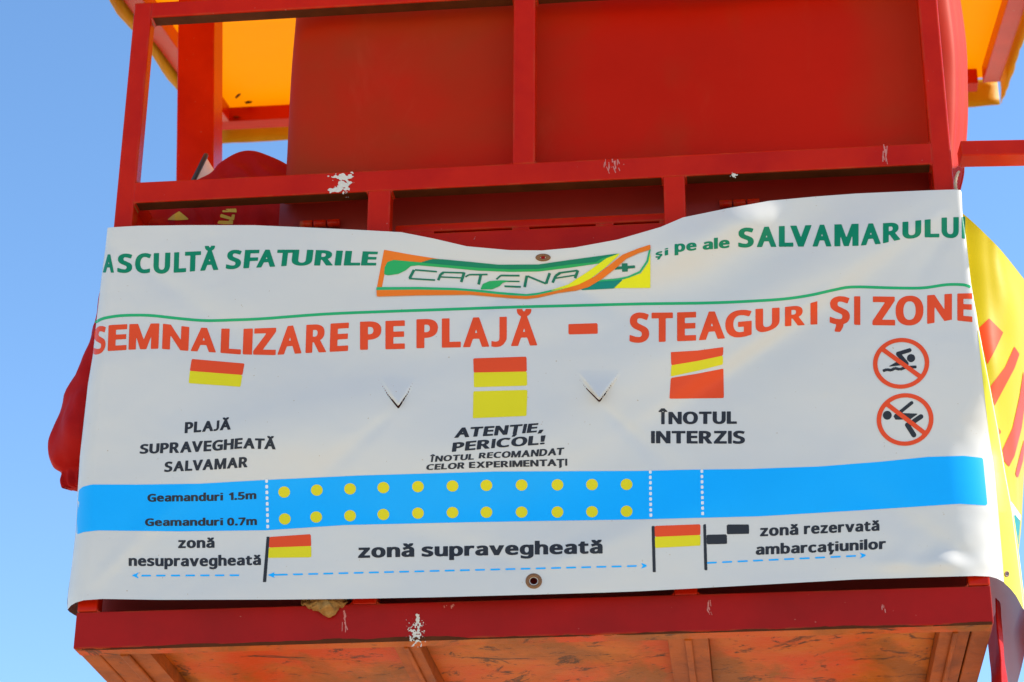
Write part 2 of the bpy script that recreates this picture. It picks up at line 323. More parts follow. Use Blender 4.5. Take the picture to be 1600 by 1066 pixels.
'g':(533,[[218,468,252,466,295,458,328,446,357,429,381,409,386,403,314,403,324,460,475,460,475,-9,472,-52,465,-85,452,-118,433,-148,407,-174,373,-195,331,-211,278,-220,232,-223,132,-215,28,-184,28,-48,166,-96,236,-103,253,-102,266,-97,280,-86,293,-68,302,-44,305,-10,305,5,306,34,310,-42,366,7,358,1,330,-16,297,-28,254,-36,219,-38,149,-30,89,-3,46,37,27,66,16,88,4,127,-3,169,-6,214,-3,259,4,300,16,339,27,361,46,391,89,431,148,459],[231,348,223,347,217,345,208,340,198,331,188,316,175,287,171,267,168,242,167,214,170,167,179,131,193,104,208,88,220,82,231,81,266,86,268,87,275,91,280,97,299,136,306,200,306,213,305,246,302,272,294,302,285,320,276,333,266,340,256,345,245,347]]),
'h':(535,[[189,430,187,396,188,400,110,400,135,427,198,457,270,467,310,465,356,457,392,444,421,426,444,404,461,379,472,350,478,321,481,281,481,-30,311,-30,311,273,308,303,302,325,294,338,286,344,278,347,264,348,247,347,235,344,226,340,217,332,207,319,199,301,192,273,190,250,189,221,189,-30,18,-30,18,639,189,639]]),
'i':(246,[[189,436,189,-6,18,-6,18,436],[129,602,182,581,190,572,194,560,195,546,194,532,190,521,182,511,129,490,49,499,34,505,25,512,18,521,14,532,13,546,14,560,18,572,25,581,35,588,50,593]]),
'l':(246,[[189,-30,18,-30,18,639,189,639]]),
'm':(789,[[541,468,601,463,653,445,692,416,717,379,731,334,735,282,735,-30,565,-30,565,275,563,304,557,325,549,339,542,345,536,347,528,348,509,346,496,341,484,329,472,308,464,277,461,236,461,-30,292,-30,292,275,283,327,278,336,273,342,268,345,265,347,261,348,254,348,240,347,231,345,224,341,215,333,206,320,199,302,192,274,190,251,189,222,189,-30,18,-30,18,460,170,460,180,401,110,401,133,428,193,458,263,468,302,466,348,457,383,443,411,423,432,400,434,396,369,396,374,402,398,425,429,444,477,461,508,466]]),
'n':(535,[[273,468,338,463,393,445,434,417,461,380,476,334,480,282,481,-30,311,-30,311,273,308,303,302,325,294,338,286,344,278,347,265,348,241,346,226,339,212,326,200,301,192,267,189,221,189,-30,18,-30,18,460,170,460,180,401,111,401,137,429,200,458]]),
'o':(525,[[492,216,490,177,484,140,473,105,459,74,441,46,419,22,409,15,383,-3,337,-24,306,-32,274,-37,241,-38,210,-37,180,-32,150,-24,121,-13,94,3,69,22,47,46,29,74,14,105,3,139,-4,176,-6,216,-2,267,5,306,20,345,41,379,68,409,102,434,144,453,192,464,244,468,294,464,341,452,382,433,416,409,443,379,465,345,480,306,488,267],[167,215,168,188,171,165,179,134,188,115,199,100,210,90,220,85,230,82,243,81,256,82,266,85,276,90,287,100,298,115,307,134,315,165,318,188,319,216,318,243,315,267,306,296,298,315,287,329,276,339,266,344,256,347,244,348,223,346,209,339,193,323,179,296,170,260]]),
'p':(533,[[272,469,343,460,401,435,444,397,465,368,480,336,489,306,497,263,499,216,496,164,489,124,475,85,457,51,433,21,402,-4,364,-22,320,-34,269,-39,190,-27,131,4,110,25,187,25,187,23,189,-15,189,-222,18,-222,18,460,171,460,171,464,131,424,188,456],[257,348,245,347,235,345,226,341,217,334,208,322,200,306,193,278,190,256,189,228,189,217,190,186,192,161,199,132,207,113,216,99,226,90,235,85,246,82,260,81,269,82,276,84,285,90,296,101,306,117,318,147,322,167,325,190,326,216,323,260,314,295,301,323,286,340,273,346]]),
'r':(371,[[268,468,298,467,372,456,355,329,284,342,270,343,247,338,220,319,198,282,189,228,189,-30,18,-30,18,460,173,460,169,455,128,412,181,449,209,460,245,467]]),
's':(424,[[398,119,395,89,387,62,373,37,353,15,327,-4,295,-19,247,-32,213,-37,176,-38,82,-30,-8,2,-8,138,124,88,182,79,199,80,211,83,218,86,223,92,228,100,229,111,224,129,204,145,160,164,86,197,62,208,26,236,11,255,-1,275,-7,299,-9,325,-3,363,15,399,48,428,92,451,144,464,203,468,292,459,397,424,347,308,240,344,194,350,175,348,172,347,167,345,163,341,160,336,159,330,165,312,187,296,233,277,322,237,330,234,365,206,379,187,390,166,396,143]]),
't':(329,[[213,80,240,83,322,102,322,-14,255,-33,200,-38,174,-37,149,-33,108,-21,82,-7,61,12,44,34,32,60,26,90,24,124,24,345,-37,345,-37,424,29,454,61,558,194,558,194,460,319,460,319,345,194,345,194,129,196,106,201,92,207,84,211,81,212,80]]),
'u':(535,[[477,460,477,-30,325,-30,325,-32,358,-1,295,-29,223,-38,184,-36,138,-28,102,-15,73,3,50,25,33,50,22,79,16,108,13,147,13,460,185,460,185,155,187,125,193,104,202,91,210,85,218,82,231,81,248,82,260,85,269,89,279,97,288,110,296,128,303,156,306,179,307,207,307,460]]),
'v':(447,[[123,-30,-63,460,116,460,212,192,226,152,240,109,208,172,168,112,182,153,195,192,292,460,470,460,284,-30]]),
'z':(416,[[396,-30,-19,-30,-19,53,187,345,-5,345,-5,460,390,460,390,371,188,85,396,85]]),
'Î':(311,[[289,-30,-18,-30,-18,62,49,78,49,494,-18,511,-18,603,289,603,289,511,222,494,222,78,289,62],[205,787,234,744,268,702,322,646,322,599,198,599,154,630,135,646,117,631,73,599,-49,599,-49,645,3,703,37,744,66,787]]),
'Ă':(552,[[397,-30,328,147,181,147,113,-30,-63,-30,184,605,328,605,575,-30],[237,398,228,423,217,458,257,390,294,455,284,423,276,399,228,271,284,271],[434,766,426,711,419,690,408,669,393,650,374,633,350,619,321,608,281,600,251,598,200,603,155,618,121,642,99,669,86,700,75,766,213,766,231,720,235,718,253,716,270,718,281,723,281,723,283,729,291,766]]),
'ă':(489,[[229,467,294,462,348,446,389,419,416,384,430,342,435,295,435,-30,290,-30,289,-24,317,2,256,-29,175,-38,144,-37,116,-33,73,-19,46,-3,24,15,7,37,-4,62,-11,89,-13,120,-7,165,14,205,49,238,79,255,127,272,162,279,200,284,242,287,266,287,266,283,264,313,258,333,250,343,244,347,237,349,230,350,184,342,74,298,27,414,131,454],[254,178,209,173,192,169,179,162,170,153,163,138,160,118,162,101,167,90,172,84,177,81,182,80,188,79,206,81,222,86,238,96,252,113,262,138,265,174,265,178],[404,623,396,569,389,547,378,526,363,507,344,491,320,476,291,465,251,457,222,456,170,460,125,475,91,499,69,527,56,558,45,623,183,623,201,577,205,575,224,573,241,575,251,580,251,581,254,586,261,623]]),
'Ș':(480,[[453,153,450,117,440,84,424,55,401,28,372,5,335,-14,282,-30,241,-36,198,-38,133,-35,64,-23,-9,2,-9,139,130,94,204,85,225,86,245,90,245,91,255,96,263,102,270,110,275,120,279,132,280,147,279,162,276,174,271,183,265,191,272,188,244,207,182,233,96,272,41,315,8,369,-2,434,1,467,10,497,25,525,47,549,74,570,107,588,157,603,193,609,233,611,334,601,446,564,401,441,284,480,226,487,210,486,194,482,198,482,192,479,185,474,180,467,175,457,172,447,171,434,172,419,175,406,180,396,186,388,179,392,206,374,260,350,366,300,393,281,415,261,432,238,444,212,450,184],[307,-59,287,-112,260,-161,227,-207,105,-207,105,-164,122,-118,133,-78,143,-19,307,-19]]),
'ș':(424,[[398,119,395,89,387,62,373,37,353,15,327,-4,295,-19,247,-32,213,-37,176,-38,82,-30,-8,2,-8,138,124,88,182,79,199,80,211,83,218,86,223,92,228,100,229,111,224,129,204,145,160,164,86,197,62,208,26,236,11,255,-1,275,-7,299,-9,325,-3,363,15,399,48,428,92,451,144,464,203,468,292,459,397,424,347,308,240,344,194,350,175,348,172,347,167,345,163,341,160,336,159,330,165,312,187,296,233,277,322,237,330,234,365,206,379,187,390,166,396,143],[294,-59,274,-112,246,-161,213,-207,91,-207,91,-164,108,-118,119,-78,129,-19,294,-19]]),
'Ț':(485,[[309,-30,137,-30,137,479,-42,479,-42,603,487,603,487,479,309,479],[324,-59,304,-112,277,-161,244,-207,122,-207,122,-164,139,-118,149,-78,160,-19,324,-19]]),
'ț':(329,[[213,80,240,83,322,102,322,-14,255,-33,200,-38,174,-37,149,-33,108,-21,82,-7,61,12,44,34,32,60,26,90,24,124,24,345,-37,345,-37,424,29,454,61,558,194,558,194,460,319,460,319,345,194,345,194,129,196,106,201,92,207,84,211,81,212,80],[273,-59,253,-112,225,-161,192,-207,70,-207,70,-164,88,-118,98,-78,108,-19,273,-19]]),
}

_e0, _e1 = min(G['E'][1][0][1::2]), max(G['E'][1][0][1::2])
def _cx(c): return (min(c[::2])+max(c[::2]))//2
def _rc(x0, y0, x1, y1): return [x0, y1, x0, y0, x1, y0, x1, y1]
G['I'] = (300, [_rc(60, _e0, 205, _e1)]); _i = [c for c in G['Î'][1] if min(c[1::2]) > 560]
G['Î'] = (300, [_rc(60, _e0, 205, _e1)]+[[(v-_cx(_i[0])+132) if k % 2 == 0 else v for k, v in enumerate(c)] for c in _i])
G['J'] = (360, [[170, _e1, 170, 150, 160, 105, 138, 82, 100, 76, 55, 82, 15, 96, 15, _e0+6, 60, _e0-8, 120, _e0-10, 190, _e0+2, 245, _e0+40, 282, _e0+95, 308, _e0+150, 312, 190, 312, _e1]])

# ------------------------------------------------------------------ setting: sand
def sandm():
    m, t, p = nt('sand')
    c = mix(t, noise_n(t, .7, 8), (.56, .45, .29), (.66, .54, .36)); c = mix(t, noise_n(t, 140, 3), c, (.60, .48, .32))
    t.links.new(c, p.inputs['Base Color']); p.inputs['Roughness'].default_value = .95
    bump(t, p, noise_n(t, 6, 9, .6), .6, .05); return m
g = mesh('sand_beach', [(-600, -600, 0), (600, -600, 0), (600, 600, 0), (-600, 600, 0)], [(0, 1, 2, 3)], sandm()); tag(g, kind='structure')

# ------------------------------------------------------------------ lifeguard tower
TD = 1.7                                        # depth of the platform
tower = empty('lifeguard_tower', (0, TD/2, 0), 'red steel lifeguard tower with rusty underside and yellow roof, wrapped in banners', 'tower')
zb0 = U(800, 994.5).z                           # underside of the floor beam
zb1 = U(800, 937).z
ZT = U(800, 18).z
PW = .042
def X(px, py): return U(px, py).x
xl, xr = -1.0, 1.0
# floor beam: tall front channel
box('floor_beam', (xl, 0, zb0), (xr, .05, zb1), REDB, tower, .002)
def post(x0, x1, z0, z1, y0=.0005, y1=.0415, nm='post'): return box(nm, (x0, y0, z0), (x1, y1, z1), RED, tower, .004)
zm0, zm1 = U(640, 317).z, U(640, 268.5).z       # middle rail
zm0 = U(571, 299).z; zm1 = U(571, 267).z
zt0 = U(640, 2).z; zt1 = zt0+.045
zt0 = (U(233, 28.5).z+U(560, 7).z)/2
zt1 = U(203, 5).z
print('rails', zm0, zm1, zt0, zt1, 'left post x', X(170, 355), X(203, 5), X(113, 985), 'right', X(1497, 269), X(1472, 0), X(1553, 960))
post(xl, xl+.046, zb1+.001, zt1, nm='corner_post'); post(xr-.046, xr, zb1+.001, zt1+.6, nm='corner_post')
box('top_rail', (xl+.044, .0009, zt0), (xr-.044, .041, zt1-.0004), RED, tower, .004)
box('middle_rail', (xl+.044, .0009, zm0), (xr-.044, .041, zm1), RED, tower, .002)
post(X(549, 960), X(588, 960), zb1-.002, zm0+.003); post(X(1054, 955), X(1091, 955), zb1-.002, zm0+.003)
post(X(801, 200), X(836, 200), zm1-.003, zt0+.003)
DARK_BROWN = plain('dark_brown_coat', (.085, .022, .006), .7, .5, 18, .1, 0, .4, 50)
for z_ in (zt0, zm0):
    box('underside_strip', (xl+.047, .004, z_-.0012), (xr-.047, .0385, z_-.0003), DARK_BROWN, tower, 0)  # thin dark brown strips that darken the undersides of both rails
box('underside_strip', (xl+.003, .003, zb0-.0012), (xr-.003, .0495, zb0-.0003), RUST, tower, 0)  # rusted underside of the floor beam
# side and rear members
for x in (xl, xr-.042):
    box('side_floor_beam', (x+.001, .0515, zb0+.001), (x+.043, TD, zb1-.01), RUSTB, tower, .003)
    box('side_rail', (x, .043, zm0), (x+.042, TD, zm1), RED, tower)
    box('rear_post', (x, TD-.0405, zb1+.001), (x+.042, TD-.001, zm1), RED, tower)
box('rear_rail', (xl+.043, TD-.04, zm0+.001), (xr-.043, TD-.002, zm1-.001), RED, tower)
box('rear_floor_beam', (xl+.045, TD-.05, zb0+.001), (xr-.045, TD-.001, zb1-.01), RUSTB, tower)
# floor underside: recessed steel sheets between rusty beams
zf = zb0+.036
def bx(px, py=1010): return X(px, py)
cuts = [(xl+.044, X(222, 1013)), (X(608, 999), X(648, 998)), (X(1041, 989), X(1105, 988)), (X(1472, 979), xr-.044)]
for k, (a, b) in enumerate(cuts):
    w = b-a
    box('floor_joist', (a, .0515, zb0+.004), (b, TD-.051, zb0+.010), RUSTB, tower, .001)
    box('floor_joist', (a+w*.25 if k in (0,) else a, .0515, zb0+.0105), (a+w*.25+.005 if k in (0,) else a+.005, TD-.051, zf+.006), RUSTB, tower, .001)
    box('floor_joist', (b-.005, .0515, zb0+.0105), (b, TD-.051, zf+.006), RUSTB, tower, .001)
    box('joist_lip', (a+w*.42, .0517, zb0-.004), (a+w*.60, TD-.051, zb0+.0035), RUSTB, tower, .003)
edges = [xl+.045]+[c for ab in cuts for c in ab][1:-1]+[xr-.045]
for a, b in ((cuts[0][1], cuts[1][0]), (cuts[1][1], cuts[2][0]), (cuts[2][1], cuts[3][0])):
    # a slightly dented sheet
    n = 40; vs = []; m_ = 46
    for j in range(m_):
        for i in range(n):
            x = a+.001+(b-a-.002)*i/(n-1); y = .052+(TD-.104)*j/(m_-1)
            vs.append((x, y, zf+.007*noise.noise(Vector((x*3.1, y*3.1, 2)))+.003*noise.noise(Vector((x*9, y*9, 7)))))
    mesh('floor_sheet', vs, [(j*n+i, j*n+i+1, (j+1)*n+i+1, (j+1)*n+i) for j in range(m_-1) for i in range(n-1)], RUST, tower, True)
box('floor_deck', (xl+.05, .053, zf+.02), (xr-.05, TD-.053, zf+.04), RUSTB, tower, .001)
# wide leaning roof post and its mirror, and the legs
def lean(px0, py0, px1, py1, Y, ze=None):
    a, b = U(px0, py0, Y), U(px1, py1, Y); d = (b-a).normalized()
    a2 = a+d*((zf+.04-a.z)/d.z)
    return a2, d
pa, pd = lean(311.5, 280, 313.5, 40, 1.0)
ROOFA = U(341, 214, 2.25); ZR = ROOFA.z
# roof plane: rises to the back; solve its slope from the left eave in view
el = math.radians(13.0)
def roofz(y): return ZR+.10-(2.25-y)*math.tan(el)
L = (roofz(1.0)-pa.z)/pd.z-.02; PWD = .112
beam('roof_post', pa, pa+pd*L, PWD, .115, RED, tower, (0, 1, 0))
beam('roof_post', (-pa.x, 1.0, pa.z), Vector((-pa.x, 1.0, pa.z))+Vector((-pd.x, pd.y, pd.z))*L, PWD, .115, RED, tower, (0, 1, 0))
for sx in (-1, 1):
    for sy, yy in ((-1, .80), (1, TD-.20)):
        beam('leg', (sx*.78, yy, zb0+.003), (sx*1.15, yy+sy*.25, -.2), .09, .09, RED, tower, (0, 1, 0))
for sx in (-1, 1):
    beam('leg_brace', (sx*.97, .68, 1.4), (sx*.97, TD-.11, 1.4), .05, .05, RED, tower)
for yy in (.66, TD-.07): beam('leg_brace', (-.95, yy, 1.45), (.95, yy, 1.45), .05, .05, RED, tower)

# ---- roof: translucent yellow sheet with a hanging hem on red beams
ROOF_M = plain('yellow_roof_sheet', (.80, .23, .0), .55, .14, 3, .05, (.50, (.95, .25, .0)), .15, 12)
VAL_M = plain('yellow_roof_hem', (.62, .36, .008), .5, .2, 14, .15, (.30, (.8, .42, .005)), .5, 24)
def onroof(px, py, off=0):
    """where the ray of a pixel meets the roof plane (lowered by off)"""
    r = ray(px, py); s = math.tan(el)
    # z = ZR+.1-off-(2.25-y)*s
    t = (ZR+.10-off-(2.25-CAM[1])*s-CAM[2])/(r[2]-s)
    return Vector(CAM+r*t)
HEM = .11
def eave(px0, py0, px1, py1):
    a, b = onroof(px0, py0, HEM), onroof(px1, py1, HEM); return a, b
la, lb = eave(178, 0, 345, 224)
ra, rb = eave(1600, 52, 1563, 159)
def at_y(a, b, y): t = (y-a.y)/(b.y-a.y); return a+(b-a)*t
yb = (lb.y+rb.y)/2; yf = -.35
print('roof', la, lb, ra, rb, 'ZR', ZR)
Lf, Lb, Rf, Rb = at_y(la, lb, yf), at_y(la, lb, yb), at_y(ra, rb, yf), at_y(ra, rb, yb)
roof_t = []
nn = 30
def rpt(u, v, drop=0):
    p = (Lf*(1-u)+Rf*u)*(1-v)+(Lb*(1-u)+Rb*u)*v
    return Vector((p.x, p.y, p.z+HEM-drop+.006*noise.noise(Vector((p.x*2, p.y*2, 0)))))
mesh('roof_sheet', [rpt(i/nn, j/nn) for j in range(nn+1) for i in range(nn+1)],
     [(j*(nn+1)+i, j*(nn+1)+i+1, (j+1)*(nn+1)+i+1, (j+1)*(nn+1)+i) for j in range(nn) for i in range(nn)], ROOF_M, tower, True)
def hem(p0, p1, out, nm='roof_hem'):
    n = 60; vs = []; R_ = 5
    for i in range(n+1):
        t = i/n
        for k in range(R_):
            s = k/(R_-1)
            q = rpt(*(p0[j]*(1-t)+p1[j]*t for j in (0, 1)))
            w = .009*noise.noise(Vector((q.x*4+3, q.y*4, s*1.5)))+.006*noise.noise(Vector((q.x*14, q.y*14, s*4)))
            vs.append(q+Vector(out)*(w*s+.01)+Vector((0, 0, -(HEM+.012*noise.noise(Vector((t*9, 5, 1))))*s)))
    o = mesh(nm, vs, [(i*R_+k, i*R_+k+1, (i+1)*R_+k+1, (i+1)*R_+k) for i in range(n) for k in range(R_-1)], VAL_M, tower, True)
    m = o.modifiers.new('s', 'SOLIDIFY'); m.thickness = .003
hem((0, 0), (0, 1), (-1, 0, 0)); hem((1, 0), (1, 1), (1, 0, 0)); hem((0, 1), (1, 1), (0, 1, 0)); hem((0, 0), (1, 0), (0, -1, 0))
q0, q1 = rpt(.004, .965, .045), rpt(.97, .965, .045)
beam('roof_beam', q0, q1, .06, .06, RED, tower)
q0, q1 = rpt(.03, .03, .045), rpt(.97, .03, .045); beam('roof_beam', q0, q1, .06, .06, RED, tower)
for u in (.012, .985):
    beam('roof_beam', rpt(u, .04, .045), rpt(u, .945, .045), .06, .06, RED, tower)

# ---- inner structures behind the middle band
box('inner_ledge', (X(606, 350), .10, U(616, 352, .1).z-.022), (X(1041, 340), .14, U(616, 352, .1).z), RED, tower, .004)
zi = U(616, 352, .1).z
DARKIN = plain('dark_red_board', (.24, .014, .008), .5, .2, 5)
box('ledge_plate', (X(606, 350), .10, zi-.20), (X(1041, 340), .14, zi-.027), RED, tower, .002)
for a, b in ((612, 678), (800, 827), (931, 959), (1031, 1050)):
    box('ledge_tab', (U(a, 370, .1).x, .101, zi-.0275), (U(b, 370, .1).x, .139, zi-.0215), RED, tower, .0)
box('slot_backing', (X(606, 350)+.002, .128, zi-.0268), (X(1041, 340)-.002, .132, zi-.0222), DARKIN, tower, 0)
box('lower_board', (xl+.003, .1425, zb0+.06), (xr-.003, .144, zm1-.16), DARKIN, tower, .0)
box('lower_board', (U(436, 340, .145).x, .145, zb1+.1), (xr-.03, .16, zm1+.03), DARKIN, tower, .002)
for a, b, y in ((467, 531, 346.5), (1123, 1188, 314.5)):
    for k in range(3):
        x0 = U(a+(b-a)*k/3+1, y, .12).x; x1 = U(a+(b-a)*(k+1)/3-1, y, .12).x; zz = U((a+b)/2, y, .12).z
        n = 14
        rr_ = [(Vector((x0+(x1-x0)*s, .13, zz)), r, r, Vector((0, 1, 0)), Vector((0, 0, 1))) for s, r in ((0, .006), (.02, .0095), (.98, .0095), (1, .006))]
        rings('hinge_barrel', rr_, n, RED, tower)
# right handrail going off to the side
h0 = U(1499, 241, .025); h1 = UZ(1760, 236, h0.z)
beam('side_handrail', h0, h1, .058, .040, RED, tower, (0, 0, 1))

# ------------------------------------------------------------------ red cloth screen behind the upper frame
CLOTH = plain('red_screen_cloth', (.50, .010, .001), .6, .22, 1.3, .10, (.10, (.8, .03, .005)), .25, 6)
def faded():
    nt_ = CLOTH.node_tree; p = nt_.nodes['Principled BSDF']; src = p.inputs['Base Color'].links[0].from_socket
    c = mix(nt_, ramp(nt_, noise_n(nt_, 1.1, 5, .55, (1, 1, 1.3), .5), [(.42, (0, 0, 0)), (.66, (1, 1, 1))]), src, (.30, .038, .008))
    c = mix(nt_, ramp(nt_, noise_n(nt_, 4, 9, .7, (1.6, 1, .5), 1.0), [(.60, (0, 0, 0)), (.74, (.18, .18, .18))]), c, (.50, .07, .03))
    nt_.links.new(c, p.inputs['Base Color'])
faded()
screen = empty('cloth_screen', U(960, 280, .1), 'large red cloth screen stretched behind the upper rails of the tower', 'cloth screen')
ys = (-70, 0, 110, 200, 300)
LE = {-70: 466, 0: 464, 110: 457, 200: 452, 300: 446}
SIL = {-70: 1490, 0: 1494.5, 110: 1507, 200: 1508.5, 300: 1503}
rows = []
for y in ys:
    sl_ = SIL[y]; py = lambda px: y-(px-800)*.055+0
    r = [U(LE[y]+30, py(450), .16), U(LE[y], py(450), .125), U(LE[y]+50, py(500), .085), U(700, py(700), .092), U(950, py(950), .085), U(1200, py(1200), .09), U(1400, py(1400), .08)]
    s = U(sl_, py(sl_), .25)
    r += [U(sl_-26, py(sl_-26), .09), U(sl_-13, py(sl_), .14), s, s+Vector((0, .12, 0)), s+Vector((-.03, .5, 0))]
    rows.append(r)
def cd(v, u, w):
    a = .026*noise.noise(Vector((v.x*1.7, v.z*1.7, 3)))-.012*abs(noise.noise(Vector((v.x*2.2+v.z, v.z*1.2, 8))))+.006*noise.noise(Vector((v.x*5+v.z*3, v.z*4, 9)))
    lim = 1 if u < .75 else .35
    return (0, a*lim, 0) if u < .8 else (a*.5, 0, 0)
so_ = loft('screen_sheet', rows, 150, 60, CLOTH, screen, cd, .004)

# ------------------------------------------------------------------ front banner
TOP = [(168, 356), (180, 355), (216, 353), (295, 352), (396, 352), (467, 355), (554, 359), (627, 363), (678, 373), (729, 385), (796, 391), (847, 391.5), (897, 387), (965, 374.5),
       (1032, 355), (1067, 340), (1135, 326), (1202, 314), (1270, 307.6), (1337, 302.6), (1439, 298), (1490, 296.3), (1501, 297)]
RSIL = [(1502, 299), (1504, 334), (1509, 370), (1517, 442), (1525, 487), (1528.5, 510), (1546.5, 604), (1559, 669), (1570.5, 739), (1582, 800), (1590.5, 868), (1597, 925), (1601, 955)]
BOT = [(1594, 940), (1587, 929), (1578, 918), (1568, 909.5), (1558, 904), (1547, 901), (1525, 900), (1450, 902), (1337, 905.5), (1150, 916), (1000, 924), (945, 926), (844, 929), (675, 933.5), (540, 936), (437, 937),
       (248, 937.4), (160, 936), (131, 938), (119, 941.5), (111, 946)]
LSIL = [(105.5, 953), (105.6, 932), (112, 885), (117.7, 836), (121.5, 765), (125, 711.5), (137.5, 600), (145, 555.6), (150.6, 503), (159, 430), (165, 385)]
OUT = TOP+RSIL+BOT+LSIL
def pl(tab, v):                                  # piecewise-linear x of a silhouette at row v
    t = sorted(tab, key=lambda p: p[1]); return np.interp(v, [p[1] for p in t], [p[0] for p in t])
def gauss(px, py, cx, cy, sx, sy, ang=0):
    c, s = math.cos(ang), math.sin(ang); dx, dy = px-cx, py-cy
    return np.exp(-((dx*c+dy*s)/sx)**2-((-dx*s+dy*c)/sy)**2)
def FY(px, py):
    """depth (world y) of the banner cloth under a photo pixel: taut, folded, wrapped round both corners"""
    px = np.asarray(px, float); py = np.asarray(py, float)
    v = np.clip((py-330)/600, 0, 1)
    y = -.030-.012*np.sin(np.clip((px-150)/1350, 0, 1)*math.pi)
    # soft folds
    y += -.030*gauss(px, py, 850, 330, 300, 90)                 # sagging top lip pushed forward
    y += .016*gauss(px, py, 840, 450, 160, 34)
    y += -.022*gauss(px, py, 1105, 372, 120, 32, -.42)-.010*gauss(px, py, 1160, 340, 50, 30, 0)
    s_ = (px-1130)*.53+(py-575)*.85; y += .009*np.tanh(s_/15)*gauss(px, py, 1140, 570, 190, 60, -.56)
    s_ = (px-560)*.2+(py-600)*.98; y += -.008*np.tanh(s_/30)*gauss(px, py, 640, 600, 300, 60, -.2)
    y += -.016*gauss(px, py, 1230, 440, 330, 42, -.55)
    y += .018*gauss(px, py, 1120, 560, 300, 60, -.5)
    y += -.022*gauss(px, py, 620, 690, 380, 75, .10)
    y += .014*gauss(px, py, 1000, 740, 420, 70, -.2)
    y += -.008*gauss(px, py, 1420, 480, 60, 160, .1)
    y += .006*gauss(px, py, 300, 520, 260, 35, .1)
    y += .005*np.sin(px/71+py/60)*np.sin(py/97+1)+.0022*np.sin(px/23-py/41)*gauss(px, py, 1200, 340, 250, 60)
    y += -.006*gauss(px, py, 1450, 880, 90, 14)+.004*np.sin(px/13+py/30)*gauss(px, py, 1460, 870, 70, 22)
    for x0, y0, x1, y1, w_, a_ in ((848, 420, 700, 520, 13, .0035), (848, 420, 985, 500, 13, .0035), (170, 380, 420, 560, 20, .004), (1490, 320, 1240, 470, 18, -.005), (1500, 330, 1360, 560, 20, .004),
                                 (1340, 420, 960, 690, 16, -.004), (834, 890, 560, 800, 20, .003), (834, 890, 1120, 780, 20, -.003), (140, 920, 330, 720, 18, -.004), (1540, 890, 1330, 760, 20, .004), (620, 640, 480, 760, 14, .003), (936, 632, 1080, 760, 14, .003)):
        L_ = math.hypot(x1-x0, y1-y0); ux, uy = (x1-x0)/L_, (y1-y0)/L_; u_ = ((px-x0)*ux+(py-y0)*uy)/L_; q_ = -(px-x0)*uy+(py-y0)*ux
        y += a_*np.exp(-(q_/(w_*(.5+np.clip(u_, 0, 1))))**2)*np.clip(u_*5, 0, 1)*np.clip((1.15-u_)*2.5, 0, 1)
    # wrap round the corners
    r = pl(RSIL, py); sm = np.clip((v-.42)/.22, 0, 1); sm = sm*sm*(3-2*sm); wr = 9+16*v+68*sm+22*v*v; dr = .006+.086*sm+.10*v**6
    t = np.clip((px-(r-wr))/wr, 0, 1); y += dr*(1-np.sqrt(np.clip(1-(t*.985)**2, 0, 1)))
    l = pl(LSIL, py); wl = 14+16*v; t = np.clip((l+wl-px)/wl, 0, 1); y += (.03+.03*v)*(1-np.sqrt(np.clip(1-(t*.985)**2, 0, 1)))
    return y
def flapY(px, py, cx, tip, hw, hgt, amp):
    """wind flap: a tongue of cloth leaning out towards its tip"""
    t = np.clip((py-(tip-hgt))/hgt, 0, 1); w = hw*(1-t)+.5
    return np.where((np.abs(px-cx) < w) & (py < tip+1) & (py > tip-hgt), amp*t**1.6*np.clip((w-np.abs(px-cx))/6+.35, 0, 1), 0)
def W(px, py, off=0.0):
    px = float(px); py = float(py); return U(px, py, float(FY(px, py))-off)
def WM(P, off=0.0):
    P = np.asarray(P, float).reshape(-1, 2); Y = FY(P[:, 0], P[:, 1])-off
    v = np.stack([P[:, 0]-CX, P[:, 1]-CY, np.full(len(P), FPX)], 1)@R.T
    v /= v[:, 1:2]; return (CAM[None]+v*(Y-CAM[1])[:, None]).tolist()
OUTA = np.array(OUT, float)
def fn_banner(P):
    d = sd_poly(P, [OUTA])
    for a, b, c, w in (((592, 594), (622.5, 637), (649, 589), 1.9), ((897, 582), (936.5, 627.5), (964, 584), 1.5)):
        # wind slits
        u = np.clip((P[:, 1]-a[1])/(b[1]-a[1]), 0, 1)
        ww = w*(.25+u)*np.where((P[:, 0] > b[0]), 1.25 if w > 2 else .8, .8 if w > 2 else .8)
        s = np.minimum(sd_line(P, [a, ((a[0]+b[0])/2-1, (a[1]+b[1])/2+2), b], 0), sd_line(P, [b, ((b[0]+c[0])/2+1, (b[1]+c[1])/2+2), c], 0))-ww*.75
        d = np.maximum(d, -s)
    for cx, cy, r in ((848.5, 402.5, 3.5), (834, 908, 6), (1573.5, 897, 3)):
        d = np.maximum(d, -(np.hypot(P[:, 0]-cx, (P[:, 1]-cy)*1.1)-r))
    return d
banner = empty('front_banner', U(835, 930, -.04), 'large white vinyl banner of beach flag signs and a blue stripe across the tower front', 'banner')
bv, bf = march(fn_banner, 100, 1606, 292, 960, 2.0)
Yb = FY(bv[:, 0], bv[:, 1])
Yb = Yb-flapY(bv[:, 0], bv[:, 1], 622.5, 637, 31, 50, .018)-flapY(bv[:, 0], bv[:, 1], 936.5, 627.5, 36, 50, .036)
b3 = [U(p[0], p[1], y) for p, y in zip(bv, Yb)]
cloth = mesh('banner_cloth', b3, [f[::-1] if False else f for f in bf], VINYL, banner, True)
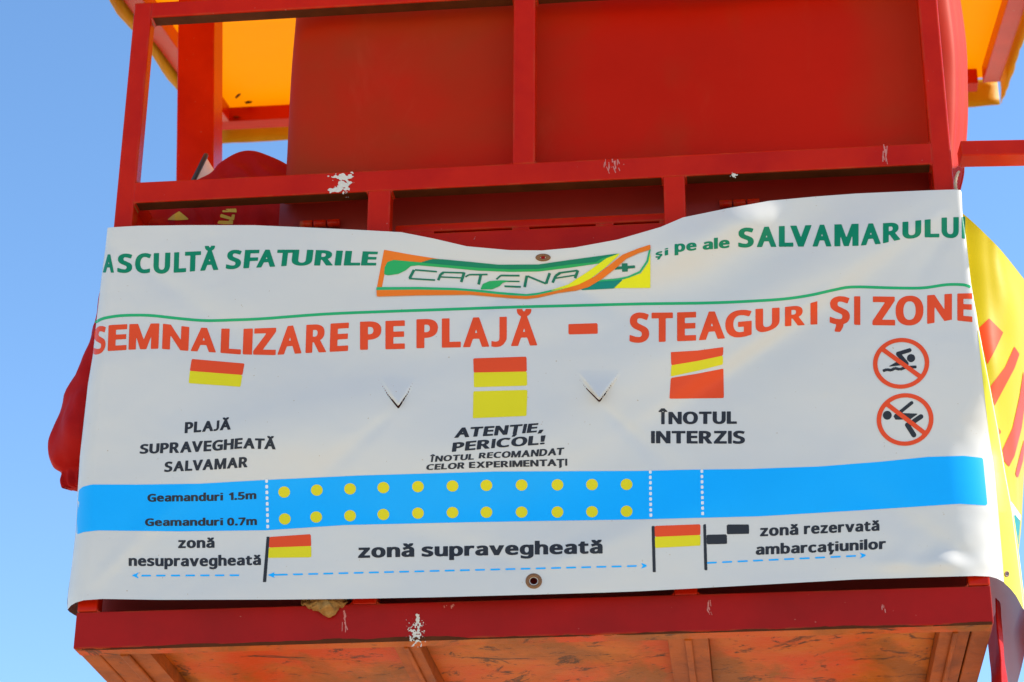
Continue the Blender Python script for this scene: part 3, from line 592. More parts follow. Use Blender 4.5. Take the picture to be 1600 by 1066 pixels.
# sides of the cloth going back round both corners
def wrap(nm, sil, steps, mat, sgn):
    n = 60; S = cmr(np.array(sil, float), n); vs = []
    for (px, py) in S:
        f = np.clip((py-300)/650, 0, 1); p0 = W(px, py)
        for (dx, dy) in steps: vs.append(p0+Vector((dx*(.15+.85*f)*1.0, dy*(.25+.75*f), 0)))
    m_ = len(steps)
    return mesh(nm, vs, [(j*m_+i, j*m_+i+1, (j+1)*m_+i+1, (j+1)*m_+i) for j in range(n-1) for i in range(m_-1)], mat, banner, True)
YSIDE = plain('yellow_vinyl', (.80, .72, .012), .4, .08, 5, .5, (.12, (.8, .7, .02)))
def two_sided(name, front, back):
    m = bpy.data.materials.new(name); m.use_nodes = True; t = m.node_tree; t.nodes.clear()
    o = t.nodes.new('ShaderNodeOutputMaterial'); g_ = t.nodes.new('ShaderNodeNewGeometry'); ms = t.nodes.new('ShaderNodeMixShader')
    a = t.nodes.new('ShaderNodeBsdfPrincipled'); b = t.nodes.new('ShaderNodeBsdfPrincipled')
    a.inputs['Base Color'].default_value = (*front, 1); b.inputs['Base Color'].default_value = (*back, 1)
    a.inputs['Roughness'].default_value = .4; b.inputs['Roughness'].default_value = .5
    t.links.new(g_.outputs['Backfacing'], ms.inputs[0]); t.links.new(a.outputs[0], ms.inputs[1]); t.links.new(b.outputs[0], ms.inputs[2]); t.links.new(ms.outputs[0], o.inputs[0])
    return m
YREV = two_sided('yellow_vinyl_grey_reverse', (.40, .36, .37), (.80, .72, .012))
YREV2 = two_sided('white_vinyl_grey_reverse', (.40, .36, .37), (.78, .78, .77))
_p0 = W(1600.5, 954)
_st = [(0, 0)]+[((lambda q: (q.x-_p0.x, q.y-_p0.y))(UZ(x_, y_, _p0.z-.0))) for x_, y_ in ((1604, 965), (1606, 985), (1602, 1015), (1595, 1045), (1587, 1075), (1577, 1110), (1560, 1150))]
wrap('side_wrap', RSIL, _st, YREV, 1)
wrap('side_wrap', LSIL, [(0, 0), (.0, .015), (.004, .035), (.012, .06), (.03, .09)], REV, -1)

# ---- printing on the banner: every word and sign is its own flat piece lying on the cloth
EY0, EY1 = min(G['E'][1][0][1::2]), max(G['E'][1][0][1::2])
XH = (max(G['z'][1][0][1::2])-EY0)/(EY1-EY0)
_gc = {}
def glyph(ch, h):
    k = (ch, h)
    if k not in _gc:
        cs = [np.array(c, float).reshape(-1, 2) for c in G[ch][1]]
        al = np.concatenate(cs)
        x0, y0 = al.min(0)-h; x1, y1 = al.max(0)+h
        v, f = march(lambda P: sd_poly(P, cs), x0, x1, y0, y1, h)
        _gc[k] = (v, f, al.min(0)[0], al.max(0)[0])
    return _gc[k]
LAY = .0005
KERN = {a+c_: 62 for a in 'AĂ' for c_ in 'VTȚ'}; KERN.update({c_+a: 62 for a in 'AĂ' for c_ in 'VTȚ'}); KERN.update({'LT': 30, 'AJ': 26, 'JĂ': 10, 'PA': 40, 'RA': 12, 'RT': 12, 'LA': 0, 'av': 14, 've': 16, 'rv': 10, 'va': 16, 'ra': 16, 'rc': 12, 'rt': 4, 'LV': 50, 'DA': 10, 'AR': 6})
def word(s, base, top, ext=None, letters=None, lower=False, slant=0, mat=P_BLK, h=22, layer=1, name='lettering', T=None, plot=W):
    """s set between a baseline and a top line (polylines in photo pixels), squeezed letter by letter like the folded print"""
    tf = T or (lambda p: p)
    base = [tf(p) for p in base]; top = [tf(p) for p in top]
    bx_, by_ = zip(*base); tx_, ty_ = zip(*top)
    adv = []; x = 0; pv = ' '
    for ch in s:
        if pv+ch in KERN: x -= KERN[pv+ch]
        pv = ch
        if ch == ' ': adv.append(None); x += 230; continue
        v, f, a, b = glyph(ch, h); adv.append((x, a, b)); x += (b-a)+(42 if not lower else 40)
    tot = x-(40 if lower else 42)
    if letters: letters = [(tf((a, 0))[0], tf((b, 0))[0]) for a, b in letters]
    X0, X1 = (bx_[0], bx_[-1]) if ext is None else ext
    vs = []; fs = []; k = -1
    for ch, ad in zip(s, adv):
        if ad is None: continue
        k += 1
        v, f, a, b = glyph(ch, h)
        if letters: l0, l1 = letters[k]
        else: l0 = X0+(X1-X0)*ad[0]/tot; l1 = X0+(X1-X0)*(ad[0]+b-a)/tot
        o = len(vs)
        vv = (v[:, 1]-EY0)/(EY1-EY0)
        if lower: vv = vv/XH
        xx = l0+(v[:, 0]-a)/(b-a)*(l1-l0)
        yb_ = np.interp(xx, bx_, by_); yt_ = np.interp(xx, tx_, ty_)
        yy = yb_+(yt_-yb_)*vv; xx = xx+slant*vv
        vs += WM(np.stack([xx, yy], 1), LAY*layer) if plot is W else [plot(X_, Y_, LAY*layer) for X_, Y_ in zip(xx, yy)]
        fs += [[i+o for i in q] for q in f]
    return mesh(name, vs, fs, mat, banner if plot is W else None, True)
def shape(fn, bb, mat, name, h=2.0, layer=1, plot=W, parent=None):
    v, f = march(fn, *bb, h)
    return mesh(name, WM(v, LAY*layer) if plot is W else [plot(a, b, LAY*layer) for a, b in v], f, mat, parent or banner, True)
def poly(pts, mat, name, h=2.0, layer=1, T=None, plot=W, parent=None, smooth=0):
    if T: pts = [T(p) for p in pts]
    a = np.array(pts, float)
    if smooth: a = cmr(np.concatenate([a, a[:1]]), len(a)*smooth+1)[:-1]
    lo, hi = a.min(0)-h, a.max(0)+h
    return shape(lambda P: sd_poly(P, [a]), (lo[0], hi[0], lo[1], hi[1]), mat, name, h, layer, plot, parent)
def lines(ls, mat, name, h=1.5, layer=1, T=None, sc_=1, rnd=True, parent=None):
    L_ = [([T(p) for p in pts] if T else pts, w*sc_) for pts, w in ls]
    al = np.array([p for pts, w in L_ for p in pts], float); m_ = max(w for _, w in L_)
    lo, hi = al.min(0)-m_-h, al.max(0)+m_+h
    return shape(lambda P: np.min([sd_line(P, pts, w, rnd) for pts, w in L_], 0), (lo[0], hi[0], lo[1], hi[1]), mat, name, h, layer, W, parent)
def Tc(ox, oy, s): return lambda p: (ox+p[0]/s, oy+p[1]/s)
T8 = Tc(100, 330, 3.2); T2 = Tc(560, 360, 3.2); T7 = Tc(1000, 230, 2.963); T4 = Tc(960, 430, 2.7586); T1 = Tc(50, 400, 2.665)
T3 = Tc(560, 540, 3.636); T6 = Tc(90, 730, 3.172); T5 = Tc(1350, 510, 5.33); T7b = Tc(540, 730, 2.963); T8b = Tc(1000, 700, 2.667)
# top line of text
word('ASCULTĂ', [(190, 307), (360, 309), (490, 312), (605, 305), (655, 300), (770, 294)], [(190, 218), (290, 214), (490, 209), (640, 202), (765, 197)],
     letters=[(193, 250), (266, 340), (354, 434), (446, 529), (548, 610), (602, 682), (680, 772)], mat=P_GREEN, h=18, T=T8, slant=1)
word('SFATURILE', [(810, 291), (980, 282), (1150, 272), (1560, 272)], [(810, 195), (1000, 193), (1200, 193), (1560, 203)],
     letters=[(808, 882), (896, 968), (960, 1056), (1058, 1140), (1135, 1238), (1250, 1345), (1352, 1385), (1398, 1480), (1484, 1560)], mat=P_GREEN, h=18, T=T8, slant=3)
word('și', [(72, 514), (132, 500)], [(72, 488), (132, 473)], letters=[(72, 104), (114, 131)], lower=True, mat=P_GREEN, T=T7)
word('pe', [(160, 487), (262, 477)], [(160, 449), (262, 441)], lower=True, mat=P_GREEN, T=T7)
word('ale', [(290, 476), (415, 466)], [(290, 439), (415, 428)], lower=True, mat=P_GREEN, T=T7)
word('SALVAMARUL', [(455, 465), (540, 463), (708, 461), (885, 460), (1010, 457), (1115, 448), (1205, 428), (1300, 418), (1385, 418)],
     [(455, 376), (640, 366), (790, 361), (1000, 355), (1130, 352), (1240, 345), (1300, 338), (1385, 330)],
     letters=[(455, 527), (540, 632), (643, 710), (695, 795), (798, 887), (900, 1012), (1022, 1115), (1125, 1207), (1215, 1302), (1318, 1386)], mat=P_GREEN, h=18, T=T7)
word('UI', [(1395, 418), (1509, 424)], [(1395, 327), (1509, 322)], letters=[(1396, 1476), (1490, 1506)], mat=P_GREEN, h=18, T=T7)
# green wavy line
GL = [(150.6, 503), (158, 499), (169, 496), (194, 493), (234, 493), (272, 497), (319, 501), (366, 500), (412, 498), (506, 491), (600, 487), (700, 483.5), (800, 480), (900, 477.5), (1000, 475), (1105, 473.5), (1177, 470.5), (1228, 467),
      (1268, 461), (1304, 453), (1333, 448.5), (1395, 450), (1442, 450), (1478, 445), (1504, 445), (1515, 448)]
lines([([tuple(p) for p in cmr(np.array(GL, float), 90)], 4.4)], P_MGREEN, 'wavy_line', 1.6)
# headline
word('SEMNALIZARE', [(145, 722), (218, 700), (330, 693), (470, 688), (610, 698), (760, 707), (870, 716), (1045, 720), (1187, 711), (1310, 705), (1420, 699)],
     [(145, 580), (235, 569), (315, 565), (478, 561), (625, 580), (760, 587), (905, 588), (1055, 583), (1140, 572), (1300, 564), (1420, 557)],
     letters=[(146, 206), (218, 312), (322, 472), (490, 622), (632, 760), (782, 884), (893, 940), (945, 1058), (1066, 1188), (1207, 1312), (1328, 1420)], mat=P_RED, h=16, T=T8, slant=1.5)
word('PEPLAJĂ', [(8, 598), (232, 593), (290, 590), (510, 585), (655, 582), (742, 580), (895, 575)], [(8, 457), (232, 450), (290, 445), (510, 438), (655, 434), (742, 432), (895, 430)],
     letters=[(8, 115), (135, 232), (290, 398), (417, 512), (522, 655), (665, 742), (762, 895)], mat=P_RED, h=16, T=T2)
poly([(1050, 469), (1196, 464), (1197, 517), (1050, 521)], P_RED, 'dash', 2, T=T2)
word('STEAGURIȘIZONE', [(65, 291), (200, 288), (350, 282), (475, 273), (590, 262), (655, 242), (735, 221), (875, 212), (930, 210), (1060, 215), (1208, 217), (1330, 214), (1450, 193), (1545, 203)],
     [(65, 163), (250, 161), (350, 158), (430, 157), (540, 152), (610, 146), (710, 140), (820, 128), (875, 112), (930, 93), (1060, 91), (1208, 93), (1330, 88), (1455, 80), (1545, 78)],
     letters=[(65, 150), (160, 252), (270, 352), (363, 477), (478, 592), (608, 712), (735, 822), (845, 875), (928, 1015), (1033, 1060), (1112, 1210), (1212, 1332), (1348, 1455), (1478, 1543)], mat=P_RED, h=16, T=T4)
# painted flags
def flag(name, parts, T):
    e = None
    for i, (m_, pts) in enumerate(parts):
        o = poly(pts, m_, name if e is None else 'flag_field', 2, T=T, parent=e)
        if e is None: e = o
    return e
def fl(o, t): o['label'] = t; return o
fl(flag('printed_flag', [(P_RED, [(665, 429), (885, 448), (876, 496), (657, 479)]), (P_YEL, [(657, 479), (876, 496), (868, 545), (652, 530)])], T1), 'red over yellow flag above the beach patrol text')
fl(flag('printed_flag', [(P_RED, [(652, 73), (955, 63), (957, 148), (655, 154)]), (P_YEL, [(655, 154), (957, 148), (959, 228), (656, 237)]), (P_YEL, [(653, 260), (960, 252), (955, 400), (650, 413)])], T3), 'red and yellow flag with a plain yellow flag below')
fl(flag('printed_flag', [(P_RED, [(243, 332), (360, 325), (470, 310), (468, 347), (360, 370), (245, 389)]), (P_YEL, [(245, 389), (360, 370), (468, 347), (468, 385), (360, 412), (243, 437)]),
      (P_RED, [(243, 443), (350, 426), (470, 403), (472, 530), (237, 533)])], T4), 'red and yellow flag with a plain red flag below')
word('PLAJĂ', [(635, 739), (828, 723)], [(640, 692), (828, 682)], mat=P_BLK, T=T1, slant=1)
word('SUPRAVEGHEATĂ', [(448, 824), (620, 820), (760, 812), (870, 802), (1015, 806)], [(448, 785), (620, 774), (760, 768), (870, 758), (1015, 762)], T=T1, slant=1)
word('SALVAMAR', [(550, 900), (740, 891), (898, 880)], [(550, 858), (740, 846), (898, 836)], T=T1, slant=1)
word('ATENȚIE,', [(543, 525), (800, 510), (1050, 490)], [(543, 468), (800, 455), (1050, 438)], ext=None, T=T3, slant=3)
word('PERICOL!', [(530, 605), (800, 580), (1058, 562)], [(530, 552), (800, 527), (1058, 508)], T=T3, slant=2)
word('ÎNOTUL', [(402, 663), (655, 648)], [(402, 629), (655, 615)], T=T3, slant=1.5)
word('RECOMANDAT', [(682, 642), (930, 635), (1165, 621)], [(682, 610), (930, 596), (1175, 579)], T=T3, slant=1.5)
word('CELOR', [(383, 708), (603, 699)], [(383, 676), (603, 663)], T=T3, slant=1.5)
word('EXPERIMENTAȚI', [(628, 697), (900, 690), (1187, 683)], [(628, 662), (900, 653), (1187, 643)], T=T3)
word('ÎNOTUL', [(190, 643), (528, 641)], [(190, 590), (528, 587)], T=T4)
word('INTERZIS', [(158, 725), (563, 727)], [(158, 672), (563, 671)], T=T4)
# prohibition signs
def ringsd(cx, cy, rx, ry, w, ang=0):
    def f(P):
        c, s = math.cos(ang), math.sin(ang); x = P[:, 0]-cx; y = P[:, 1]-cy
        x, y = x*c+y*s, -x*s+y*c; r = np.hypot(x/rx, y/ry)
        return (np.abs(r-1)-w/2/rx)*rx
    return f
for (cx, cy, rx, ry, slash, lab) in ((309, 308, 216, 194, [(160, 195), (470, 420)], 'no swimming sign, the upper of the two red circles'), (342, 776, 218, 201, [(187, 645), (510, 893)], 'no diving sign, the lower of the two red circles')):
    (a, b), s_ = T5((cx, cy)), 5.33
    ff = ringsd(a, b, rx/s_, ry/s_, 38/s_, -.12)
    sg = [T5(p) for p in slash]
    fn = lambda P, ff=ff, sg=sg: np.minimum(ff(P), sd_line(P, sg, 38/s_, False))
    ps = shape(fn, (a-50, a+50, b-50, b+50), P_RED, 'prohibition_sign', 1.4, 2)
    ps['label'] = lab
    if cy < 500:
        shape(lambda P: np.min([np.hypot(P[:, 0]-T5((392, 265))[0], P[:, 1]-T5((392, 265))[1])-34/s_, sd_line(P, [T5((380, 199)), T5((283, 228))], 33/s_), sd_line(P, [T5((285, 230)), T5((352, 310))], 38/s_),
              sd_poly(P, [[T5(q) for q in ((198, 338), (262, 300), (330, 270), (378, 318), (300, 326))]]),
              sd_line(P, [T5(q) for q in ((157, 372), (190, 360), (225, 366), (258, 349), (300, 359), (345, 342), (385, 340), (438, 338))], 24/s_, False)], 0),
              (a-45, a+45, b-40, b+40), P_BLK, 'swimmer', 1.2, 1, W, ps)
    else:
        shape(lambda P: np.min([np.hypot(P[:, 0]-T5((194, 741))[0], P[:, 1]-T5((194, 741))[1])-37/s_, sd_poly(P, [[T5(q) for q in ((246, 750), (258, 730), (300, 722), (452, 727), (385, 776), (262, 778))]]),
              sd_line(P, [T5((397, 637)), T5((305, 712))], 29/s_), sd_line(P, [T5((474, 752)), T5((415, 792))], 40/s_), sd_line(P, [T5((362, 822)), T5((415, 905))], 42/s_),
              sd_line(P, [T5((362, 822)), T5((415, 795))], 36/s_)], 0), (a-45, a+45, b-42, b+42), P_BLK, 'diver', 1.2, 1, W, ps)
# blue sea stripe
SB = [(123, 766), (129.4, 760.6), (143.6, 757.2), (216, 757.4), (310.7, 756), (416.3, 750), (560, 743.2), (776, 736.9), (1000, 736), (1080, 734), (1168.7, 733), (1281, 729), (1375, 721.7), (1450, 714), (1506, 712.4), (1536, 715.7),
      (1543, 790), (1498.7, 787.4), (1431, 791.9), (1337, 798), (1187, 806.9), (1000, 811.7), (742, 816), (540, 820.5), (416, 828.7), (279, 830.4), (153, 829), (131, 831.5), (118.5, 836), (121, 790)]
poly(SB, P_BLUE, 'sea_stripe', 3)
def dashes(a, b, n, duty, w, mat, name, layer=2, head=None):
    a, b = np.array(a, float), np.array(b, float); ls = []
    for k in range(n):
        p = a+(b-a)*k/n; q = a+(b-a)*(k+duty)/n; ls.append(([tuple(p), tuple(q)], w))
    if head is not None:
        tip, bk, hw = head; tip = np.array(tip, float); bk = np.array(bk, float)
    al = np.array([p for pts, _ in ls for p in pts]); lo, hi = al.min(0)-14, al.max(0)+14
    def fn(P):
        d = np.min([sd_line(P, pts, w_, False) for pts, w_ in ls], 0)
        if head is not None: d = np.minimum(d, sd_poly(P, [[tuple(tip), (bk[0], bk[1]-hw), (bk[0]*.7+tip[0]*.3, bk[1]), (bk[0], bk[1]+hw)]]))
        return d
    return shape(fn, (lo[0], hi[0], lo[1], hi[1]), mat, name, 1.3, layer)
dashes((416.5, 749), (418.5, 829), 9, .62, 4.2, P_WHITE, 'dashed_line'); dashes((1016, 735), (1017, 811), 9, .62, 4.2, P_WHITE, 'dashed_line'); dashes((1096.6, 734), (1098, 808), 9, .62, 4.2, P_WHITE, 'dashed_line')
D1 = [(444, 769), (495, 766), (547, 764), (599, 762), (653, 760.5), (707, 759.5), (760, 758.5), (815, 758), (871, 757.7), (925, 757.3), (979, 757)]
D2 = [(445, 811), (494, 808), (547, 806), (599, 804), (653, 802), (707, 801), (760, 800.5), (815, 800.3), (871, 800.2), (925, 799.7), (979, 799)]
for (cx, cy) in D1+D2:
    vs = [W(cx, cy, LAY*2)]+[W(cx+9.2*math.cos(t*math.pi/12), cy+8.8*math.sin(t*math.pi/12), LAY*2) for t in range(24)]
    mesh('buoy_dot', vs, [(0, 1+i, 1+(i+1) % 24) for i in range(24)], P_YEL, banner, True)
word('Geamanduri', [(445, 172), (820, 167)], [(445, 142), (820, 136)], lower=True, layer=2, T=T6)
word('1.5m', [(848, 164), (985, 158)], [(848, 126), (985, 120)], layer=2, T=T6)
word('Geamanduri', [(433, 292), (820, 290)], [(433, 263), (820, 261)], lower=True, layer=2, T=T6)
word('0.7m', [(840, 290), (988, 287)], [(840, 252), (988, 248)], layer=2, T=T6)
word('zonă', [(597, 402), (778, 400)], [(597, 362), (778, 362)], lower=True, T=T6)
word('nesupravegheată', [(352, 490), (700, 492), (1008, 485)], [(352, 451), (700, 451), (1008, 447)], lower=True, T=T6)
word('zonă', [(58, 421), (318, 415)], [(58, 373), (318, 368)], lower=True, T=T7b, h=18)
word('supravegheată', [(352, 415), (700, 408), (1190, 400)], [(352, 368), (700, 362), (1190, 352)], lower=True, T=T7b, h=18)
word('zonă', [(500, 369), (660, 362)], [(500, 334), (660, 328)], lower=True, T=T8b)
word('rezervată', [(683, 360), (998, 345)], [(683, 325), (998, 312)], lower=True, T=T8b)
word('ambarcațiunilor', [(482, 446), (750, 435), (1025, 421)], [(482, 412), (750, 402), (1025, 388)], lower=True, T=T8b)
dashes(T6((415, 538)), T6((925, 536)), 7, .65, 2.6, P_BLUE, 'dashed_arrow', 1, (T6((366, 537)), T6((404, 537)), 5))
dashes((434, 898.3), (1003, 884.3), 24, .66, 2.6, P_BLUE, 'dashed_arrow', 1, ((1013, 884), (1001, 884.3), 5)); dashes((425, 898.5), (436, 898.3), 1, .9, 2.6, P_BLUE, 'dashed_arrow', 1, ((418, 898.7), (430, 898.5), 5))
dashes((1104, 879.8), (1346, 868.3), 10, .66, 2.6, P_BLUE, 'dashed_arrow', 1, ((1355, 867.7), (1343, 868.4), 5))
pole = poly([(1036, 345), (1051, 345), (1034, 570), (1017, 570)], P_BLK, 'printed_flag', 1.5, T=T6)
poly([(1051, 346), (1255, 332), (1257, 391), (1047, 399)], P_RED, 'flag_field', 2, T=T6, parent=pole); poly([(1047, 399), (1257, 391), (1258, 447), (1044, 450)], P_YEL, 'flag_field', 2, T=T6, parent=pole)
fl(pole, 'red and yellow flag on a charcoal pole at the left of the guarded zone')
pole = poly([(48, 325), (61, 325), (66, 518), (53, 518)], P_BLK, 'printed_flag', 1.5, T=T8b)
poly([(61, 325), (252, 318), (252, 363), (62, 371)], P_RED, 'flag_field', 2, T=T8b, parent=pole); poly([(62, 371), (252, 363), (252, 407), (63, 417)], P_YEL, 'flag_field', 2, T=T8b, parent=pole)
fl(pole, 'red and yellow flag on a charcoal pole beside the chequered flag')
pole = poly([(263, 318), (275, 318), (281, 510), (268, 510)], P_BLK, 'printed_flag', 1.5, T=T8b)
poly([(361, 319), (454, 319), (455, 358), (362, 360)], P_BLK, 'flag_field', 2, T=T8b, parent=pole); poly([(277, 362), (362, 360), (363, 400), (278, 402)], P_BLK, 'flag_field', 2, T=T8b, parent=pole)
fl(pole, 'chequered charcoal flag on a pole by the boat zone')
# yellow border at the right end of the banner
yb_pts = ([(1524.5, 487), (1530.5, 545), (1536.6, 604), (1545, 675), (1553.5, 731), (1560, 800), (1567, 882), (1569, 911), (1579, 920), (1588, 931.5), (1600, 954), (1589.5, 868), (1581, 800), (1569.5, 739), (1558, 669), (1545.5, 604), (1527.5, 510)])
shape(lambda P: np.maximum(sd_poly(P, [yb_pts]), 3.2-np.hypot(P[:, 0]-1573.5, P[:, 1]-897)), (1518, 1604, 484, 958), YSIDE, 'yellow_border', 1.5)

# ---- pharmacy logo on the banner
logo = poly([(128, 97), (260, 121), (400, 143), (420, 150), (345, 160), (260, 170), (150, 165), (136, 190), (118, 285), (92, 287)], P_ORG, 'logo', 1.5, 1, T=T2)
poly([(90, 299), (300, 297), (480, 300), (560, 305), (700, 320), (760, 325), (840, 329), (890, 324), (1000, 300), (1100, 272), (1180, 232), (1250, 178), (1320, 122), (1400, 90), (1460, 71), (1460, 96), (1400, 114), (1340, 142), (1290, 187),
      (1220, 242), (1150, 284), (1090, 301), (1000, 313), (900, 336), (840, 343), (760, 339), (700, 334), (560, 322), (300, 325), (92, 331)], P_ORG, 'logo_band', 1.4, 4, T=T2, parent=logo)
poly([(90, 284), (300, 283), (480, 288), (600, 297), (700, 308), (840, 319), (900, 312), (1000, 290), (1060, 282), (1010, 300), (900, 328), (840, 332), (700, 322), (560, 308), (300, 299), (90, 300)], P_MGREEN, 'logo_band', 1.4, 3, T=T2, parent=logo)
poly([(128, 220), (131, 185), (145, 158), (175, 148), (310, 160), (400, 150), (560, 158), (700, 172), (900, 172), (1050, 150), (1310, 115), (1290, 128), (1200, 166), (1050, 188), (900, 206), (760, 208), (600, 202), (430, 186), (300, 175), (262, 179), (237, 200), (200, 218), (150, 225)], P_LGREEN, 'logo_leaf', 1.4, 2, T=T2, parent=logo)
poly([(310, 161), (370, 143), (420, 145), (560, 158), (630, 166), (700, 172), (900, 171), (960, 162), (1050, 149), (1310, 114), (1215, 140), (1190, 158), (1050, 172), (900, 193), (760, 195), (600, 187), (430, 172)], P_GREEN, 'logo_band', 1.4, 3, T=T2, parent=logo)
poly([(950, 303), (1050, 270), (1150, 205), (1240, 140), (1312, 113), (1290, 135), (1230, 190), (1150, 250), (1080, 285), (1000, 300)], P_LYEL, 'logo_band', 1.4, 3, T=T2, parent=logo)
poly([(1105, 300), (1160, 276), (1195, 252), (1310, 238), (1320, 250), (1278, 291)], P_TEAL, 'logo_band', 1.4, 2, T=T2, parent=logo)
poly([(1460, 108), (1449, 162), (1412, 216), (1320, 248), (1275, 289), (1460, 288)], P_LYEL, 'logo_field', 1.4, 2, T=T2, parent=logo)
lines([([(1457, 98), (1444, 155), (1408, 208), (1350, 234), (1290, 246), (1195, 253)], 9)], P_MGREEN, 'logo_band', 1.0, 3, T=T2, sc_=1/3.2, parent=logo)
lines([([(1282, 190), (1383, 182)], 14), ([(1331, 165), (1333, 207)], 28)], P_DG, 'logo_cross', .9, 2, T=T2, sc_=1/3.2, rnd=False, parent=logo)
CT = [([(393, 207), (282, 198)], 8), ([(278, 198), (256, 240)], 14), ([(252, 241), (384, 249)], 8), ([(399, 250), (411, 220), (425, 212)], 13), ([(420, 210), (530, 213)], 8), ([(529, 211), (514, 259)], 14), ([(408, 233), (518, 238)], 7),
      ([(535, 233), (553, 222), (646, 221)], 8), ([(612, 223), (601, 271)], 14), ([(806, 227), (712, 226), (690, 245)], 9), ([(730, 280), (812, 283)], 9), ([(735, 255), (806, 256)], 7),
      ([(831, 284), (842, 227)], 14), ([(845, 229), (938, 267)], 9), ([(938, 267), (957, 214)], 14), ([(971, 262), (986, 228), (1008, 214)], 13), ([(1000, 214), (1095, 201)], 9), ([(1098, 200), (1083, 240)], 14), ([(984, 240), (1088, 224)], 7)]
lines(CT, P_DG, 'logo_lettering', .9, 2, T=T2, sc_=1/3.2, rnd=False, parent=logo)
poly([(610, 295), (622, 268), (655, 254), (715, 250), (762, 252), (722, 263), (705, 280), (668, 295)], P_LGREEN, 'logo_leaf', 1.1, 3, T=T2, parent=logo)

# ---- eyelets
EYE_M = plain('rusted_eyelet', (.20, .085, .025), .6, .6, 300)
def eyelet(px, py, R0, R1, parent, P=W, sx=1, sy=.93):
    vs = []; n = 28; prof = [(R1, .0002), (R1*.93, .002), ((R0+R1)/2, .003), (R0*1.05, .002), (R0, -.003)]
    for r, h in prof:
        for i in range(n): t = 2*math.pi*i/n; vs.append(P(px+r*math.cos(t)*sx, py+r*sy*math.sin(t), h))
    fs = [(j*n+i, j*n+(i+1) % n, (j+1)*n+(i+1) % n, (j+1)*n+i) for j in range(len(prof)-1) for i in range(n)]
    return mesh('eyelet', vs, fs, EYE_M, parent, True)
eyelet(848.5, 402.5, 4.2, 12, banner, sy=.5); eyelet(834, 908, 6.8, 13, banner); eyelet(1573.5, 897, 3.0, 5.6, banner, sx=.72)

# ------------------------------------------------------------------ yellow side banner
YB = plain('yellow_side_banner', (.50, .40, .003), .4, .06, 3, .15, (.12, (.75, .56, .004)), .35, 5)
side = empty('side_banner', U(1560, 700, .3), 'yellow banner with large red letters billowing behind the right end of the white banner', 'banner')
rows = [[(1492, 330, .13), (1506, 337, .135), (1540, 367, .15), (1572, 399, .20), (1606, 448, .42), (1630, 500, .62), (1620, 560, .95)],
        [(1500, 430, .13), (1514, 440, .135), (1545, 455, .15), (1580, 485, .21), (1613, 520, .42), (1630, 560, .62), (1610, 620, .95)],
        [(1520, 560, .13), (1530, 565, .135), (1562, 575, .16), (1590, 590, .25), (1612, 610, .42), (1615, 640, .62), (1590, 700, .95)],
        [(1546, 690, .10), (1556, 690, .13), (1573, 695, .18), (1589, 703, .27), (1600, 715, .42), (1598, 740, .62), (1570, 790, .95)],
        [(1562, 780, .10), (1572, 780, .13), (1581, 783, .18), (1590, 788, .27), (1595, 800, .42), (1592, 825, .62), (1560, 860, .95)],
        [(1572, 850, .10), (1580, 850, .13), (1585, 850, .18), (1588, 852, .27), (1589, 858, .42), (1582, 890, .62), (1550, 920, .95)]]
def wr_(v, u, w): return (.006*noise.noise(Vector((v.x*3, v.y*9, v.z*7))), .010*noise.noise(Vector((v.x*4, v.y*8, v.z*5+4))), 0)
sb = loft('banner_cloth', [[U(*q) for q in r] for r in rows], 50, 90, YB, side, wr_)
bpy.context.view_layer.update()
def bvh_of(o):
    dg = bpy.context.evaluated_depsgraph_get(); e = o.evaluated_get(dg); me = e.to_mesh()
    mw = o.matrix_world
    return BVHTree.FromPolygons([mw@v.co for v in me.vertices], [tuple(p.vertices) for p in me.polygons])
def plotter(o, fall):
    T_ = bvh_of(o)
    def f(px, py, off=0):
        r = Vector(ray(px, py)).normalized(); h = T_.ray_cast(Vector(CAM), r)
        if h[0] is None: return U(px, py, fall)
        n = h[1] if h[1].dot(r) < 0 else -h[1]
        return h[0]+n*(off+.0006)
    return f
PB = plotter(sb, .3)
TZ = Tc(1500, 500, 3.55)
RB = plain('red_banner_print', (.62, .05, .003), .4, .06, 3, .12)
for pts in ([(105, 45), (160, -8), (238, 70), (195, 165), (150, 250), (125, 150)], [(300, 148), (328, 190), (300, 270), (190, 478), (168, 370), (250, 260)],
            [(353, 262), (330, 420), (290, 600), (232, 725), (240, 780), (270, 815), (300, 755), (340, 600), (356, 480)], [(352, 665), (318, 800), (305, 855), (318, 882), (348, 780), (356, 700)], [(200, 585), (227, 620), (212, 652), (200, 640)]):
    poly(pts, RB, 'letter', 2.2, 1, T=TZ, plot=PB, parent=side)
poly([(1584, 800), (1593.5, 812), (1591, 850), (1585, 850), (1581, 822)], P_TEAL, 'teal_patch', 2, 1, plot=PB, parent=side)
poly([(1577, 781), (1594.5, 806), (1593, 814), (1584, 803), (1580, 822), (1586, 850), (1582, 850)], P_WHITE, 'white_edge', 1.6, 2, plot=PB, parent=side)

